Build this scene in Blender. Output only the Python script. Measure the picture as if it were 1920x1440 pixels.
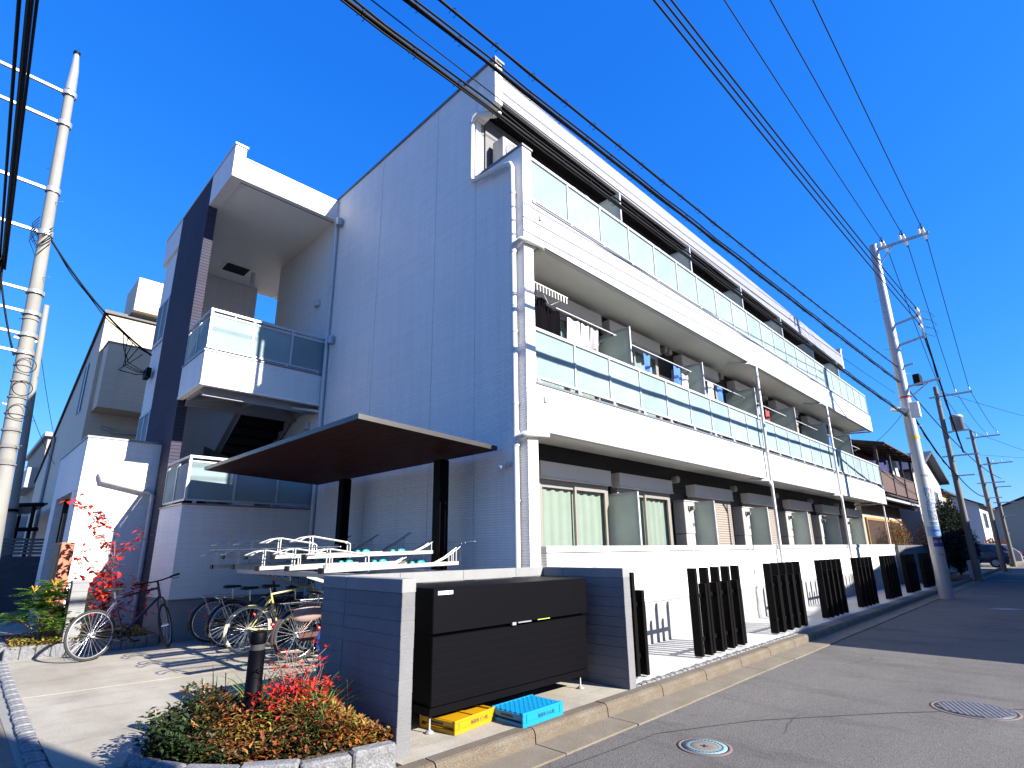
import bpy, math, random
from mathutils import Vector, Matrix
random.seed(7)
for o in list(bpy.data.objects): bpy.data.objects.remove(o)
S = bpy.context.scene
COL = S.collection
# ------------------------------------------------------------------ camera
cam = bpy.data.cameras.new('camera'); co = bpy.data.objects.new('camera', cam); COL.objects.link(co)
cam.sensor_width = 36; cam.lens = 19.078; cam.shift_x = -0.0002; cam.shift_y = 0.01644
cam.clip_start = .05; cam.clip_end = 2000
r_ = Vector((0.7058811, -0.7082332, -0.0117315)); u_ = -Vector((0.1802128, 0.1955823, -0.963987)); b_ = -Vector((0.685022, 0.678346, 0.2656906))
co.matrix_world = Matrix(((r_.x, u_.x, b_.x, -5.149), (r_.y, u_.y, b_.y, -4.8175), (r_.z, u_.z, b_.z, 1.4), (0, 0, 0, 1)))
S.camera = co
# ------------------------------------------------------------------ light
LD = Vector((-.27, 1, -.57)).normalized()            # direction in which sunlight travels
w = bpy.data.worlds.new('World'); S.world = w; w.use_nodes = True
nt = w.node_tree; bg = nt.nodes['Background']
sky = nt.nodes.new('ShaderNodeTexSky'); sky.sky_type = 'NISHITA'; sky.sun_disc = False
sky.sun_elevation = math.asin(-LD.z); sky.sun_rotation = math.atan2(-LD.x, -LD.y)
sky.air_density = 1.0; sky.dust_density = 0.15; sky.ozone_density = 3.0; sky.altitude = 0
# one even grade over the whole sky: deeper, more saturated blue as in the photograph's processing
sep = nt.nodes.new('ShaderNodeSeparateColor'); cmb = nt.nodes.new('ShaderNodeCombineColor'); nt.links.new(sky.outputs[0], sep.inputs[0])
for k, (pw_, mul) in enumerate(((1.5, .1644), (.75, .942), (.4, 3.35))):
    a = nt.nodes.new('ShaderNodeMath'); a.operation = 'POWER'; a.inputs[1].default_value = pw_; nt.links.new(sep.outputs[k], a.inputs[0])
    b = nt.nodes.new('ShaderNodeMath'); b.operation = 'MULTIPLY'; b.inputs[1].default_value = mul; nt.links.new(a.outputs[0], b.inputs[0]); nt.links.new(b.outputs[0], cmb.inputs[k])
nt.links.new(cmb.outputs[0], bg.inputs[0])
bg.inputs[1].default_value = 0.066
sun = bpy.data.lights.new('sun', 'SUN'); so = bpy.data.objects.new('sun', sun); COL.objects.link(so)
sun.energy = 5.0; sun.angle = math.radians(.5); sun.color = (1, .95, .86)
so.rotation_euler = LD.to_track_quat('-Z', 'Y').to_euler(); so.location = (0, -20, 20)
vs = S.view_settings; vs.view_transform = 'Standard'; vs.look = 'None'; vs.exposure = 1.6; vs.gamma = 1; vs.use_curve_mapping = False
S.render.engine = 'CYCLES'
S.cycles.max_bounces = 6; S.cycles.transparent_max_bounces = 12

# ------------------------------------------------------------------ materials
def _mat(name):
    m = bpy.data.materials.new(name); m.use_nodes = True
    n = m.node_tree.nodes; return m, n, m.node_tree.links, n['Principled BSDF']
def sp(c): return tuple(c) + (1,) if len(c) == 3 else tuple(c)
MC = {}
def mat(name, col, rough=.6, var=.08, scale=4., bump=0., bscale=60., metal=0., spec=.5, stretch=(1, 1, 1), col2=None, fine=.0, coat=0):
    """plain painted or mineral surface: large blotches, fine speckle, fine bump"""
    if name in MC: return MC[name]
    m, n, l, p = _mat(name)
    tc = n.new('ShaderNodeTexCoord'); mp = n.new('ShaderNodeMapping'); mp.inputs['Scale'].default_value = stretch
    l.new(tc.outputs['Object'], mp.inputs[0])
    nz = n.new('ShaderNodeTexNoise'); nz.inputs['Scale'].default_value = scale; nz.inputs['Detail'].default_value = 6; nz.inputs['Roughness'].default_value = .65
    l.new(mp.outputs[0], nz.inputs[0])
    cr = n.new('ShaderNodeValToRGB'); cr.color_ramp.elements[0].position = .3; cr.color_ramp.elements[1].position = .7
    a = col2 if col2 else tuple(max(0, c * (1 - var)) for c in col); b = tuple(min(1, c * (1 + var)) for c in col)
    cr.color_ramp.elements[0].color = sp(a); cr.color_ramp.elements[1].color = sp(b)
    l.new(nz.outputs[0], cr.inputs[0]); out = cr.outputs[0]
    if fine:
        n2 = n.new('ShaderNodeTexNoise'); n2.inputs['Scale'].default_value = bscale; n2.inputs['Detail'].default_value = 3
        l.new(mp.outputs[0], n2.inputs[0])
        mr = n.new('ShaderNodeMapRange'); mr.inputs[1].default_value = .3; mr.inputs[2].default_value = .7; mr.inputs[3].default_value = 1 - fine; mr.inputs[4].default_value = 1 + fine
        l.new(n2.outputs[0], mr.inputs[0]); mx = n.new('ShaderNodeMix'); mx.data_type = 'RGBA'; mx.blend_type = 'MULTIPLY'; mx.inputs[0].default_value = 1
        l.new(out, mx.inputs[6]); l.new(mr.outputs[0], mx.inputs[7]); out = mx.outputs[2]
    l.new(out, p.inputs['Base Color'])
    p.inputs['Roughness'].default_value = rough; p.inputs['Metallic'].default_value = metal; p.inputs['Specular IOR Level'].default_value = spec
    if coat: p.inputs['Coat Weight'].default_value = coat
    if bump:
        bn = n.new('ShaderNodeTexNoise'); bn.inputs['Scale'].default_value = bscale; bn.inputs['Detail'].default_value = 4
        l.new(mp.outputs[0], bn.inputs[0]); bp = n.new('ShaderNodeBump'); bp.inputs['Strength'].default_value = bump; bp.inputs['Distance'].default_value = .01
        l.new(bn.outputs[0], bp.inputs['Height']); l.new(bp.outputs[0], p.inputs['Normal'])
    MC[name] = m; return m
def siding(name, col, period=.028, strength=.5, var=.04, rough=.55, dist=.012, brick=False, spec=.4, streak=.10):
    """fibre-cement siding with fine horizontal relief (split-face courses)"""
    m, n, l, p = _mat(name)
    tc = n.new('ShaderNodeTexCoord'); sx = n.new('ShaderNodeSeparateXYZ'); l.new(tc.outputs['Object'], sx.inputs[0])
    ad = n.new('ShaderNodeMath'); l.new(sx.outputs[0], ad.inputs[0]); l.new(sx.outputs[1], ad.inputs[1])
    cb = n.new('ShaderNodeCombineXYZ'); l.new(ad.outputs[0], cb.inputs[0]); l.new(sx.outputs[2], cb.inputs[1])
    bk = n.new('ShaderNodeTexBrick'); l.new(cb.outputs[0], bk.inputs[0])
    bk.inputs['Scale'].default_value = 1; bk.inputs['Brick Width'].default_value = period * (9 if brick else 31); bk.inputs['Row Height'].default_value = period
    bk.inputs['Mortar Size'].default_value = period * .13; bk.inputs['Mortar Smooth'].default_value = .6
    bk.inputs['Color1'].default_value = (1, 1, 1, 1); bk.inputs['Color2'].default_value = (.55, .55, .55, 1); bk.inputs['Mortar'].default_value = (0, 0, 0, 1)
    nz = n.new('ShaderNodeTexNoise'); nz.inputs['Scale'].default_value = .7; nz.inputs['Detail'].default_value = 5; l.new(tc.outputs['Object'], nz.inputs[0])
    cr = n.new('ShaderNodeValToRGB'); cr.color_ramp.elements[0].color = sp([c * (1 - var) for c in col]); cr.color_ramp.elements[1].color = sp([min(1, c * (1 + var)) for c in col])
    l.new(nz.outputs[0], cr.inputs[0])
    mx = n.new('ShaderNodeMix'); mx.data_type = 'RGBA'; mx.blend_type = 'MULTIPLY'; mx.inputs[0].default_value = .3 if brick else .17
    l.new(cr.outputs[0], mx.inputs[6]); l.new(bk.outputs[0], mx.inputs[7])
    mp = n.new('ShaderNodeMapping'); mp.inputs['Scale'].default_value = (6, 6, .35); l.new(tc.outputs['Object'], mp.inputs[0])     # faint rain streaks
    ns = n.new('ShaderNodeTexNoise'); ns.inputs['Scale'].default_value = 1.3; ns.inputs['Detail'].default_value = 8; ns.inputs['Roughness'].default_value = .7; l.new(mp.outputs[0], ns.inputs[0])
    sr = n.new('ShaderNodeMapRange'); sr.inputs[1].default_value = .42; sr.inputs[2].default_value = .72; sr.inputs[3].default_value = 1; sr.inputs[4].default_value = 1 - streak; l.new(ns.outputs[0], sr.inputs[0])
    m2 = n.new('ShaderNodeMix'); m2.data_type = 'RGBA'; m2.blend_type = 'MULTIPLY'; m2.inputs[0].default_value = 1; l.new(mx.outputs[2], m2.inputs[6]); l.new(sr.outputs[0], m2.inputs[7]); l.new(m2.outputs[2], p.inputs['Base Color']); p.inputs['Specular IOR Level'].default_value = spec
    n3 = n.new('ShaderNodeTexNoise'); n3.inputs['Scale'].default_value = 40; l.new(tc.outputs['Object'], n3.inputs[0])
    a2 = n.new('ShaderNodeMath'); a2.operation = 'MULTIPLY_ADD'; a2.inputs[1].default_value = .5; l.new(n3.outputs[0], a2.inputs[0]); l.new(bk.outputs[0], a2.inputs[2])
    bp = n.new('ShaderNodeBump'); bp.inputs['Strength'].default_value = strength; bp.inputs['Distance'].default_value = dist
    l.new(a2.outputs[0], bp.inputs['Height']); l.new(bp.outputs[0], p.inputs['Normal']); p.inputs['Roughness'].default_value = rough
    MC[name] = m; return m
def frosted(name, col, trans=.35, rough=.25):
    m, n, l, p = _mat(name)
    p.inputs['Roughness'].default_value = rough; p.inputs['Specular IOR Level'].default_value = .15
    oi = n.new('ShaderNodeObjectInfo'); cr = n.new('ShaderNodeValToRGB'); cr.color_ramp.elements[0].color = sp([c * .9 for c in col]); cr.color_ramp.elements[1].color = sp([c * 1.08 for c in col]); l.new(oi.outputs['Random'], cr.inputs[0])
    tc = n.new('ShaderNodeTexCoord'); nz = n.new('ShaderNodeTexNoise'); nz.inputs['Scale'].default_value = 2.5; nz.inputs['Detail'].default_value = 5; l.new(tc.outputs['Object'], nz.inputs[0])
    mr = n.new('ShaderNodeMapRange'); mr.inputs[1].default_value = .3; mr.inputs[2].default_value = .7; mr.inputs[3].default_value = .9; mr.inputs[4].default_value = 1.04; l.new(nz.outputs[0], mr.inputs[0])
    m2 = n.new('ShaderNodeMix'); m2.data_type = 'RGBA'; m2.blend_type = 'MULTIPLY'; m2.inputs[0].default_value = 1; l.new(cr.outputs[0], m2.inputs[6]); l.new(mr.outputs[0], m2.inputs[7]); l.new(m2.outputs[2], p.inputs['Base Color'])
    t = n.new('ShaderNodeBsdfTranslucent'); l.new(m2.outputs[2], t.inputs[0]); mx = n.new('ShaderNodeMixShader'); mx.inputs[0].default_value = trans
    l.new(p.outputs[0], mx.inputs[1]); l.new(t.outputs[0], mx.inputs[2]); l.new(mx.outputs[0], n['Material Output'].inputs[0]); MC[name] = m; return m
def glass(name, tint=(.97, .99, .98), refl=1.0):
    m, n, l, p = _mat(name); n.remove(p)
    t = n.new('ShaderNodeBsdfTransparent'); t.inputs[0].default_value = sp(tint); g = n.new('ShaderNodeBsdfGlossy'); g.inputs['Roughness'].default_value = .03
    fr = n.new('ShaderNodeLayerWeight'); pw_ = n.new('ShaderNodeMath'); pw_.operation = 'POWER'; pw_.inputs[1].default_value = 5; l.new(fr.outputs['Facing'], pw_.inputs[0]); mm = n.new('ShaderNodeMath'); mm.operation = 'MULTIPLY_ADD'; mm.inputs[1].default_value = .9 * refl; mm.inputs[2].default_value = .045
    l.new(pw_.outputs[0], mm.inputs[0]); mx = n.new('ShaderNodeMixShader'); l.new(mm.outputs[0], mx.inputs[0]); l.new(t.outputs[0], mx.inputs[1]); l.new(g.outputs[0], mx.inputs[2])
    l.new(mx.outputs[0], n['Material Output'].inputs[0]); MC[name] = m; return m
def leafmat(name, cols, trans=.3, rough=.5, scale=9.):
    """foliage: colour picked per leaf from a ramp (white noise on face position)"""
    m, n, l, p = _mat(name)
    at = n.new('ShaderNodeAttribute'); at.attribute_name = 'tint'
    cr = n.new('ShaderNodeValToRGB'); cr.color_ramp.interpolation = 'LINEAR'
    while len(cr.color_ramp.elements) < len(cols): cr.color_ramp.elements.new(.5)
    for i, c in enumerate(cols): cr.color_ramp.elements[i].position = i / (len(cols) - 1); cr.color_ramp.elements[i].color = sp(c)
    l.new(at.outputs['Fac'], cr.inputs[0]); l.new(cr.outputs[0], p.inputs['Base Color']); p.inputs['Roughness'].default_value = rough
    t = n.new('ShaderNodeBsdfTranslucent'); l.new(cr.outputs[0], t.inputs[0]); mx = n.new('ShaderNodeMixShader'); mx.inputs[0].default_value = trans
    l.new(p.outputs[0], mx.inputs[1]); l.new(t.outputs[0], mx.inputs[2]); l.new(mx.outputs[0], n['Material Output'].inputs[0]); MC[name] = m; return m

def worn(name, col, dark, rough, scale, fscale, bump, fine, stain, stretch, crack):
    """walked or driven mineral surface: blotches, drawn-out stains, speckle, hairline cracks"""
    m, n, l, p = _mat(name); tc = n.new('ShaderNodeTexCoord')
    def noise(sc, det=6, st=(1, 1, 1), ro=.65):
        mp = n.new('ShaderNodeMapping'); mp.inputs['Scale'].default_value = st; l.new(tc.outputs['Object'], mp.inputs[0]); z = n.new('ShaderNodeTexNoise'); z.inputs['Scale'].default_value = sc; z.inputs['Detail'].default_value = det; z.inputs['Roughness'].default_value = ro; l.new(mp.outputs[0], z.inputs[0]); return z.outputs[0]
    def rng(v, a, b, c, d): r = n.new('ShaderNodeMapRange'); r.inputs[1].default_value = a; r.inputs[2].default_value = b; r.inputs[3].default_value = c; r.inputs[4].default_value = d; l.new(v, r.inputs[0]); return r.outputs[0]
    def mul(a, b): x = n.new('ShaderNodeMix'); x.data_type = 'RGBA'; x.blend_type = 'MULTIPLY'; x.inputs[0].default_value = 1; l.new(a, x.inputs[6]); l.new(b, x.inputs[7]); return x.outputs[2]
    cr = n.new('ShaderNodeValToRGB'); cr.color_ramp.elements[0].position = .32; cr.color_ramp.elements[1].position = .66; cr.color_ramp.elements[0].color = sp(dark); cr.color_ramp.elements[1].color = sp(col)
    l.new(noise(scale, 7, stretch), cr.inputs[0]); c = cr.outputs[0]
    c = mul(c, rng(noise(scale * 3.1, 9, (stretch[1], stretch[0], 1), .75), .5, .75, 1, 1 - stain))           # drawn-out scuffs
    sp_n = noise(fscale, 2); c = mul(c, rng(sp_n, .3, .7, 1 - fine, 1 + fine))
    if crack:
        vo = n.new('ShaderNodeTexVoronoi'); vo.feature = 'DISTANCE_TO_EDGE'; vo.inputs['Scale'].default_value = .55; wp = n.new('ShaderNodeMix'); wp.data_type = 'RGBA'; wp.inputs[0].default_value = .12
        nn = n.new('ShaderNodeTexNoise'); nn.inputs['Scale'].default_value = 2.2; nn.inputs['Detail'].default_value = 6; l.new(tc.outputs['Object'], nn.inputs[0]); l.new(tc.outputs['Object'], wp.inputs[6]); l.new(nn.outputs[1], wp.inputs[7]); l.new(wp.outputs[2], vo.inputs[0])
        ln = rng(vo.outputs[0], .0, .006, 1 - crack, 1); gate = rng(noise(.35, 3), .5, .56, 0, 1); x = n.new('ShaderNodeMix'); x.data_type = 'RGBA'; l.new(gate, x.inputs[0]); x.inputs[6].default_value = (1, 1, 1, 1); l.new(ln, x.inputs[7]); c = mul(c, x.outputs[2])
    l.new(c, p.inputs['Base Color']); p.inputs['Roughness'].default_value = rough; p.inputs['Specular IOR Level'].default_value = .3
    bp = n.new('ShaderNodeBump'); bp.inputs['Strength'].default_value = bump; bp.inputs['Distance'].default_value = .008; l.new(sp_n, bp.inputs['Height']); l.new(bp.outputs[0], p.inputs['Normal']); MC[name] = m; return m
WHITE = siding('white_siding', (.80, .765, .73), .034, .8, dist=.016)
BAND = mat('white_balcony_band', (.52, .515, .50), .5, .03, 1.2, .05, 30)
TRIM = mat('white_trim', (.52, .515, .51), .4, .03, 2.)
FASC = mat('fascia_metal', (.205, .205, .22), .45, .05, 1.5)
ALU = mat('silver_aluminium', (.42, .44, .46), .35, .05, 6., metal=.55)
ALUW = mat('pale_aluminium', (.42, .43, .45), .4, .04, 6., metal=.15)
SOFF = mat('soffit_board', (.86, .83, .75), .7, .04, 1.5, .08, 90)
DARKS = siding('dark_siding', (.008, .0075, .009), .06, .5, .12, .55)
TILE = siding('navy_tile', (.05, .047, .07), .07, .8, .2, .75, .02, True, .12)
CAPM = mat('grey_metal_cap', (.15, .155, .17), .4, .05, 5, metal=.3)
PLINTH = mat('plinth_concrete', (.26, .255, .25), .8, .08, 2.5, .15, 80)
CORE = mat('light_block_dark', (.05, .05, .05), .9)
FROST = frosted('frosted_pane', (.37, .47, .485), .46, .65)
PARTM = frosted('partition_board', (.5, .55, .52), .5, .5)
SHUT = mat('shutter_beige', (.24, .205, .18), .5, .03, 3)
SBOX = mat('shutter_box', (.52, .49, .47), .45, .03, 3)
FRAME = mat('window_frame', (.26, .235, .21), .4, .05, 6, metal=.3)
GLASS = glass('window_glass')
CURT = mat('curtain_green', (.205, .24, .21), .8, .06, 3)
PVC = mat('white_pvc', (.52, .515, .50), .35, .03, 3)
BLK = mat('black_satin', (.003, .0027, .003), .5, .2, 8, spec=.2)
BLKM = mat('black_metal', (.0012, .001, .002), .55, .25, 20, .03, 200, spec=.08)
STEEL = mat('painted_steel', (.28, .28, .30), .5, .06, 5)
AC = mat('ac_casing', (.34, .325, .295), .45, .04, 4)
ACG = mat('ac_grille', (.10, .10, .11), .5)
CONC = worn('apron_concrete', (.35, .322, .27), (.23, .203, .16), .85, 1.0, 55, .25, .10, .35, (1, .35, 1), .0)
PAVE = mat('pale_paving', (.36, .355, .34), .8, .08, 1.2, .2, 70, fine=.06)
ASPH = worn('asphalt', (.125, .116, .11), (.09, .084, .08), .92, .45, 120, .9, .5, .5, (.3, 1, 1), .55)
GUTM = mat('gutter_concrete', (.165, .142, .108), .9, .12, 1.8, .6, 120, fine=.3, col2=(.125, .10, .07))
KERB = mat('kerb_concrete', (.108, .092, .070), .9, .14, 2.6, .6, 110, fine=.4, col2=(.088, .062, .038))
GRAN = mat('granite', (.15, .15, .156), .8, .25, 14, .8, 70, fine=.35)
BLOCKM = mat('block_grey', (.14, .14, .148), .9, .15, 2.5, .5, 150, fine=.14)
BLOCKL = mat('block_cap', (.20, .20, .20), .85, .1, 3, .35, 150, fine=.1)
POLEC = mat('pole_concrete', (.20, .194, .18), .8, .16, 3, .2, 60, stretch=(1, 1, .25))
POLES = mat('pole_steel', (.30, .305, .33), .42, .1, 3, metal=.35, stretch=(1, 1, .3))
GALV = mat('galvanised', (.36, .37, .38), .4, .1, 9, metal=.5)
CABLE = mat('black_cable', (.003, .003, .004), .6, spec=.15)
CERA = mat('ceramic', (.7, .68, .66), .25)
SOIL = mat('soil', (.06, .04, .028), .95, .3, 12, .8, 40, fine=.4)
WOODS = mat('canopy_wood', (.040, .011, .005), .6, .35, 5, .08, 30, stretch=(7, .35, 1), fine=.25, spec=.1)
WOOD = mat('wood_brown', (.16, .085, .04), .6, .3, 5, .15, 40, stretch=(8, 8, .6))
# ------------------------------------------------------------------ mesh helpers
def V(*a): return Vector(a)
class MB:
    def __init__(s): s.v = []; s.f = []; s.m = []; s.sm = []; s.t = None
    def add(s, vs, fs, mi=0, smooth=False):
        b = len(s.v); s.v += [tuple(x) for x in vs]
        for f in fs: s.f.append([b + i for i in f]); s.m.append(mi); s.sm.append(smooth)
        return s
    def box(s, x0, x1, y0, y1, z0, z1, mi=0):
        return s.add([(x0, y0, z0), (x1, y0, z0), (x1, y1, z0), (x0, y1, z0), (x0, y0, z1), (x1, y0, z1), (x1, y1, z1), (x0, y1, z1)],
                     [(0, 3, 2, 1), (4, 5, 6, 7), (0, 1, 5, 4), (1, 2, 6, 5), (2, 3, 7, 6), (3, 0, 4, 7)], mi)
    def cbox(s, x0, x1, y0, y1, z0, z1, c=.01, mi=0):
        """box with chamfered vertical edges and a chamfered top"""
        P = [(x0 + c, y0), (x1 - c, y0), (x1, y0 + c), (x1, y1 - c), (x1 - c, y1), (x0 + c, y1), (x0, y1 - c), (x0, y0 + c)]
        Q = [(x0 + 2 * c, y0 + c), (x1 - 2 * c, y0 + c), (x1 - c, y0 + 2 * c), (x1 - c, y1 - 2 * c), (x1 - 2 * c, y1 - c), (x0 + 2 * c, y1 - c), (x0 + c, y1 - 2 * c), (x0 + c, y0 + 2 * c)]
        vs = [(a, b, z0) for a, b in P] + [(a, b, z1 - c) for a, b in P] + [(a, b, z1) for a, b in Q]
        fs = [tuple(range(7, -1, -1)), tuple(range(16, 24))]
        for i in range(8):
            j = (i + 1) % 8; fs += [(i, j, 8 + j, 8 + i), (8 + i, 8 + j, 16 + j, 16 + i)]
        return s.add(vs, fs, mi)
    def beam(s, p0, p1, w, h, up=(0, 0, 1), mi=0, ext=0):
        p0 = V(*p0); p1 = V(*p1); d = (p1 - p0).normalized(); p0 = p0 - d * ext; p1 = p1 + d * ext
        u = V(*up); a = d.cross(u)
        if a.length < 1e-4: a = d.cross(V(1, 0, 0))
        a.normalize(); u = a.cross(d); vs = []
        for p in (p0, p1):
            for sx, sz in ((-1, -1), (1, -1), (1, 1), (-1, 1)): vs.append(p + a * sx * w / 2 + u * sz * h / 2)
        return s.add(vs, [(0, 1, 2, 3), (7, 6, 5, 4), (0, 4, 5, 1), (1, 5, 6, 2), (2, 6, 7, 3), (3, 7, 4, 0)], mi)
    def cyl(s, p0, p1, r0, r1=None, n=12, caps=True, mi=0, smooth=True):
        r1 = r0 if r1 is None else r1; p0 = V(*p0); p1 = V(*p1); d = (p1 - p0).normalized()
        a = d.cross(V(0, 0, 1)) if abs(d.z) < .95 else d.cross(V(1, 0, 0)); a.normalize(); b = d.cross(a); vs = []
        for p, r in ((p0, r0), (p1, r1)):
            for i in range(n): t = 2 * math.pi * i / n; vs.append(p + a * math.cos(t) * r + b * math.sin(t) * r)
        s.add(vs, [(i, (i + 1) % n, n + (i + 1) % n, n + i) for i in range(n)], mi, smooth)
        if caps: s.add(vs[:n], [tuple(range(n - 1, -1, -1))], mi); s.add(vs[n:], [tuple(range(n))], mi)
        return s
    def tube(s, pts, r, n=6, closed=False, mi=0, caps=True):
        pts = [V(*p) for p in pts]; N = len(pts); vs = []; ref = None
        for i, p in enumerate(pts):
            d = (pts[(i + 1) % N] - pts[i - 1]) if closed else (pts[min(i + 1, N - 1)] - pts[max(i - 1, 0)])
            d.normalize()
            if ref is None:
                ref = d.cross(V(0, 0, 1)) if abs(d.z) < .9 else d.cross(V(1, 0, 0))
            a = (ref - d * ref.dot(d)); a.normalize(); ref = a; b = d.cross(a); rr = r[i] if isinstance(r, (list, tuple)) else r
            for k in range(n): t = 2 * math.pi * k / n; vs.append(p + a * math.cos(t) * rr + b * math.sin(t) * rr)
        fs = []
        for i in range(N if closed else N - 1):
            j = (i + 1) % N
            for k in range(n): q = (k + 1) % n; fs.append((i * n + k, i * n + q, j * n + q, j * n + k))
        s.add(vs, fs, mi, True)
        if caps and not closed: s.add(vs[:n], [tuple(range(n - 1, -1, -1))], mi); s.add(vs[-n:], [tuple(range(n))], mi)
        return s
    def prism(s, poly, ax, d0, d1, mi=0):
        """extrude a 2-D polygon: ax 'x' -> poly is (y,z); 'y' -> (x,z); 'z' -> (x,y)"""
        f = {'x': lambda a, b, d: (d, a, b), 'y': lambda a, b, d: (a, d, b), 'z': lambda a, b, d: (a, b, d)}[ax]; n = len(poly)
        vs = [f(a, b, d0) for a, b in poly] + [f(a, b, d1) for a, b in poly]
        return s.add(vs, [tuple(range(n - 1, -1, -1)), tuple(range(n, 2 * n))] + [(i, (i + 1) % n, n + (i + 1) % n, n + i) for i in range(n)], mi)
    def quad(s, a, b, c, d, mi=0): return s.add([a, b, c, d], [(0, 1, 2, 3)], mi)
    def ball(s, c, r, n=10, m=6, sc=(1, 1, 1), mi=0):
        vs = []; fs = []
        for i in range(m + 1):
            for k in range(n):
                t = math.pi * i / m; q = 2 * math.pi * k / n
                vs.append((c[0] + r * sc[0] * math.sin(t) * math.cos(q), c[1] + r * sc[1] * math.sin(t) * math.sin(q), c[2] + r * sc[2] * math.cos(t)))
        for i in range(m):
            for k in range(n): fs.append((i * n + k, (i + 1) * n + k, (i + 1) * n + (k + 1) % n, i * n + (k + 1) % n))
        return s.add(vs, fs, mi, True)
    def lathe(s, prof, c=(0, 0, 0), n=24, mi=0, smooth=True):
        vs = []; fs = []; m = len(prof)
        for r, z in prof:
            for k in range(n): q = 2 * math.pi * k / n; vs.append((c[0] + r * math.cos(q), c[1] + r * math.sin(q), c[2] + z))
        for i in range(m - 1):
            for k in range(n): fs.append((i * n + k, i * n + (k + 1) % n, (i + 1) * n + (k + 1) % n, (i + 1) * n + k))
        return s.add(vs, fs, mi, smooth)
    def ring(s, c, R, r, axis='y', n=28, k=6, mi=0):
        pts = []
        for i in range(n):
            t = 2 * math.pi * i / n; a, b = R * math.cos(t), R * math.sin(t)
            pts.append({'y': (c[0] + a, c[1], c[2] + b), 'x': (c[0], c[1] + a, c[2] + b), 'z': (c[0] + a, c[1] + b, c[2])}[axis])
        return s.tube(pts, r, k, True, mi)
    def mesh(s, name, mats, org=V(0, 0, 0)):
        me = bpy.data.meshes.new(name); me.from_pydata([(x[0] - org[0], x[1] - org[1], x[2] - org[2]) for x in s.v], [], s.f)
        for m in (mats if isinstance(mats, (list, tuple)) else [mats]): me.materials.append(m)
        me.polygons.foreach_set('material_index', s.m); me.polygons.foreach_set('use_smooth', s.sm)
        if s.t is not None:
            at = me.attributes.new('tint', 'FLOAT', 'FACE'); at.data.foreach_set('value', s.t)
        me.validate(); me.update(); return me
ORG = {}
def link(o, parent=None):
    COL.objects.link(o)
    if parent is not None: o.parent = parent
    return o
def tag(o, label=None, cat=None, group=None, kind=None):
    if label: o['label'] = label
    if cat: o['category'] = cat
    if group: o['group'] = group
    if kind: o['kind'] = kind
    return o
def thing(name, label, cat, loc=(0, 0, 0), rz=0, group=None):
    o = bpy.data.objects.new(name, None); o.empty_display_size = .1; link(o); o.location = loc; o.rotation_euler = (0, 0, rz); ORG[o.name] = V(*loc)
    return tag(o, label, cat, group)
def part(name, mb, m, parent, local=False, bevel=0, label=None, kind=None):
    """mesh under a thing (or under a part); mb in world coordinates unless local"""
    org = V(0, 0, 0) if local else ORG[parent.name]
    o = bpy.data.objects.new(name, mb.mesh(name, m, org)); link(o, parent); ORG[o.name] = org
    if bevel: b = o.modifiers.new('bevel', 'BEVEL'); b.width = bevel; b.segments = 2; b.limit_method = 'ANGLE'
    return tag(o, label, kind=kind)
def solo(name, mb, m, label=None, cat=None, group=None, kind=None, bevel=0, org=None):
    """a thing (or piece of setting) that is one mesh"""
    if org is None:
        xs = [x[0] for x in mb.v]; ys = [x[1] for x in mb.v]; zs = [x[2] for x in mb.v]; org = V((min(xs) + max(xs)) / 2, (min(ys) + max(ys)) / 2, min(zs))
    if kind == 'structure': org = V(0, 0, 0)
    o = bpy.data.objects.new(name, mb.mesh(name, m, org)); o.location = org; link(o); ORG[o.name] = V(*org)
    if bevel: b = o.modifiers.new('bevel', 'BEVEL'); b.width = bevel; b.segments = 2; b.limit_method = 'ANGLE'
    return tag(o, label, cat, group, kind)
def inst(name, me, parent, loc, rz=0, scale=None, m=None):
    """a repeated small piece sharing mesh data; loc relative to the parent"""
    o = bpy.data.objects.new(name, me); link(o, parent); o.location = loc; o.rotation_euler = (0, 0, rz)
    if scale: o.scale = scale
    ORG[o.name] = V(0, 0, 0); return o
def copy_tree(o, parent=None):
    c = o.copy(); COL.objects.link(c); c.parent = parent; ORG[c.name] = ORG.get(o.name, V(0, 0, 0))
    for ch in list(o.children): copy_tree(ch, c)
    return c
def text_mesh(txt, size, depth=.001, align='CENTER'):
    cu = bpy.data.curves.new('lettering', 'FONT'); cu.body = txt; cu.size = size; cu.extrude = depth; cu.align_x = align; cu.align_y = 'CENTER'; cu.resolution_u = 3
    o = bpy.data.objects.new('lettering', cu); COL.objects.link(o); dg = bpy.context.evaluated_depsgraph_get(); dg.update()
    me = bpy.data.meshes.new_from_object(o.evaluated_get(dg)); bpy.data.objects.remove(o); return me
# ================================================================== GROUND
g = MB(); g.quad((-600, -600, -.16), (600, -600, -.16), (600, 600, -.16), (-600, 600, -.16))
solo('ground', g, mat('far_ground', (.16, .15, .13), .95, .2, .05, .3, 8), kind='structure')
g = MB(); g.quad((-80, -7.6, -.12), (260, -7.6, -.12), (260, -1.76, -.12), (-80, -1.76, -.12))
solo('road', g, ASPH, kind='structure')
g = MB(); g.quad((-9.4, -1.765, -.124), (-4.75, -1.765, -.124), (-4.75, 120, -.124), (-9.4, 120, -.124))
solo('side_lane', g, ASPH, kind='structure')
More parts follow.
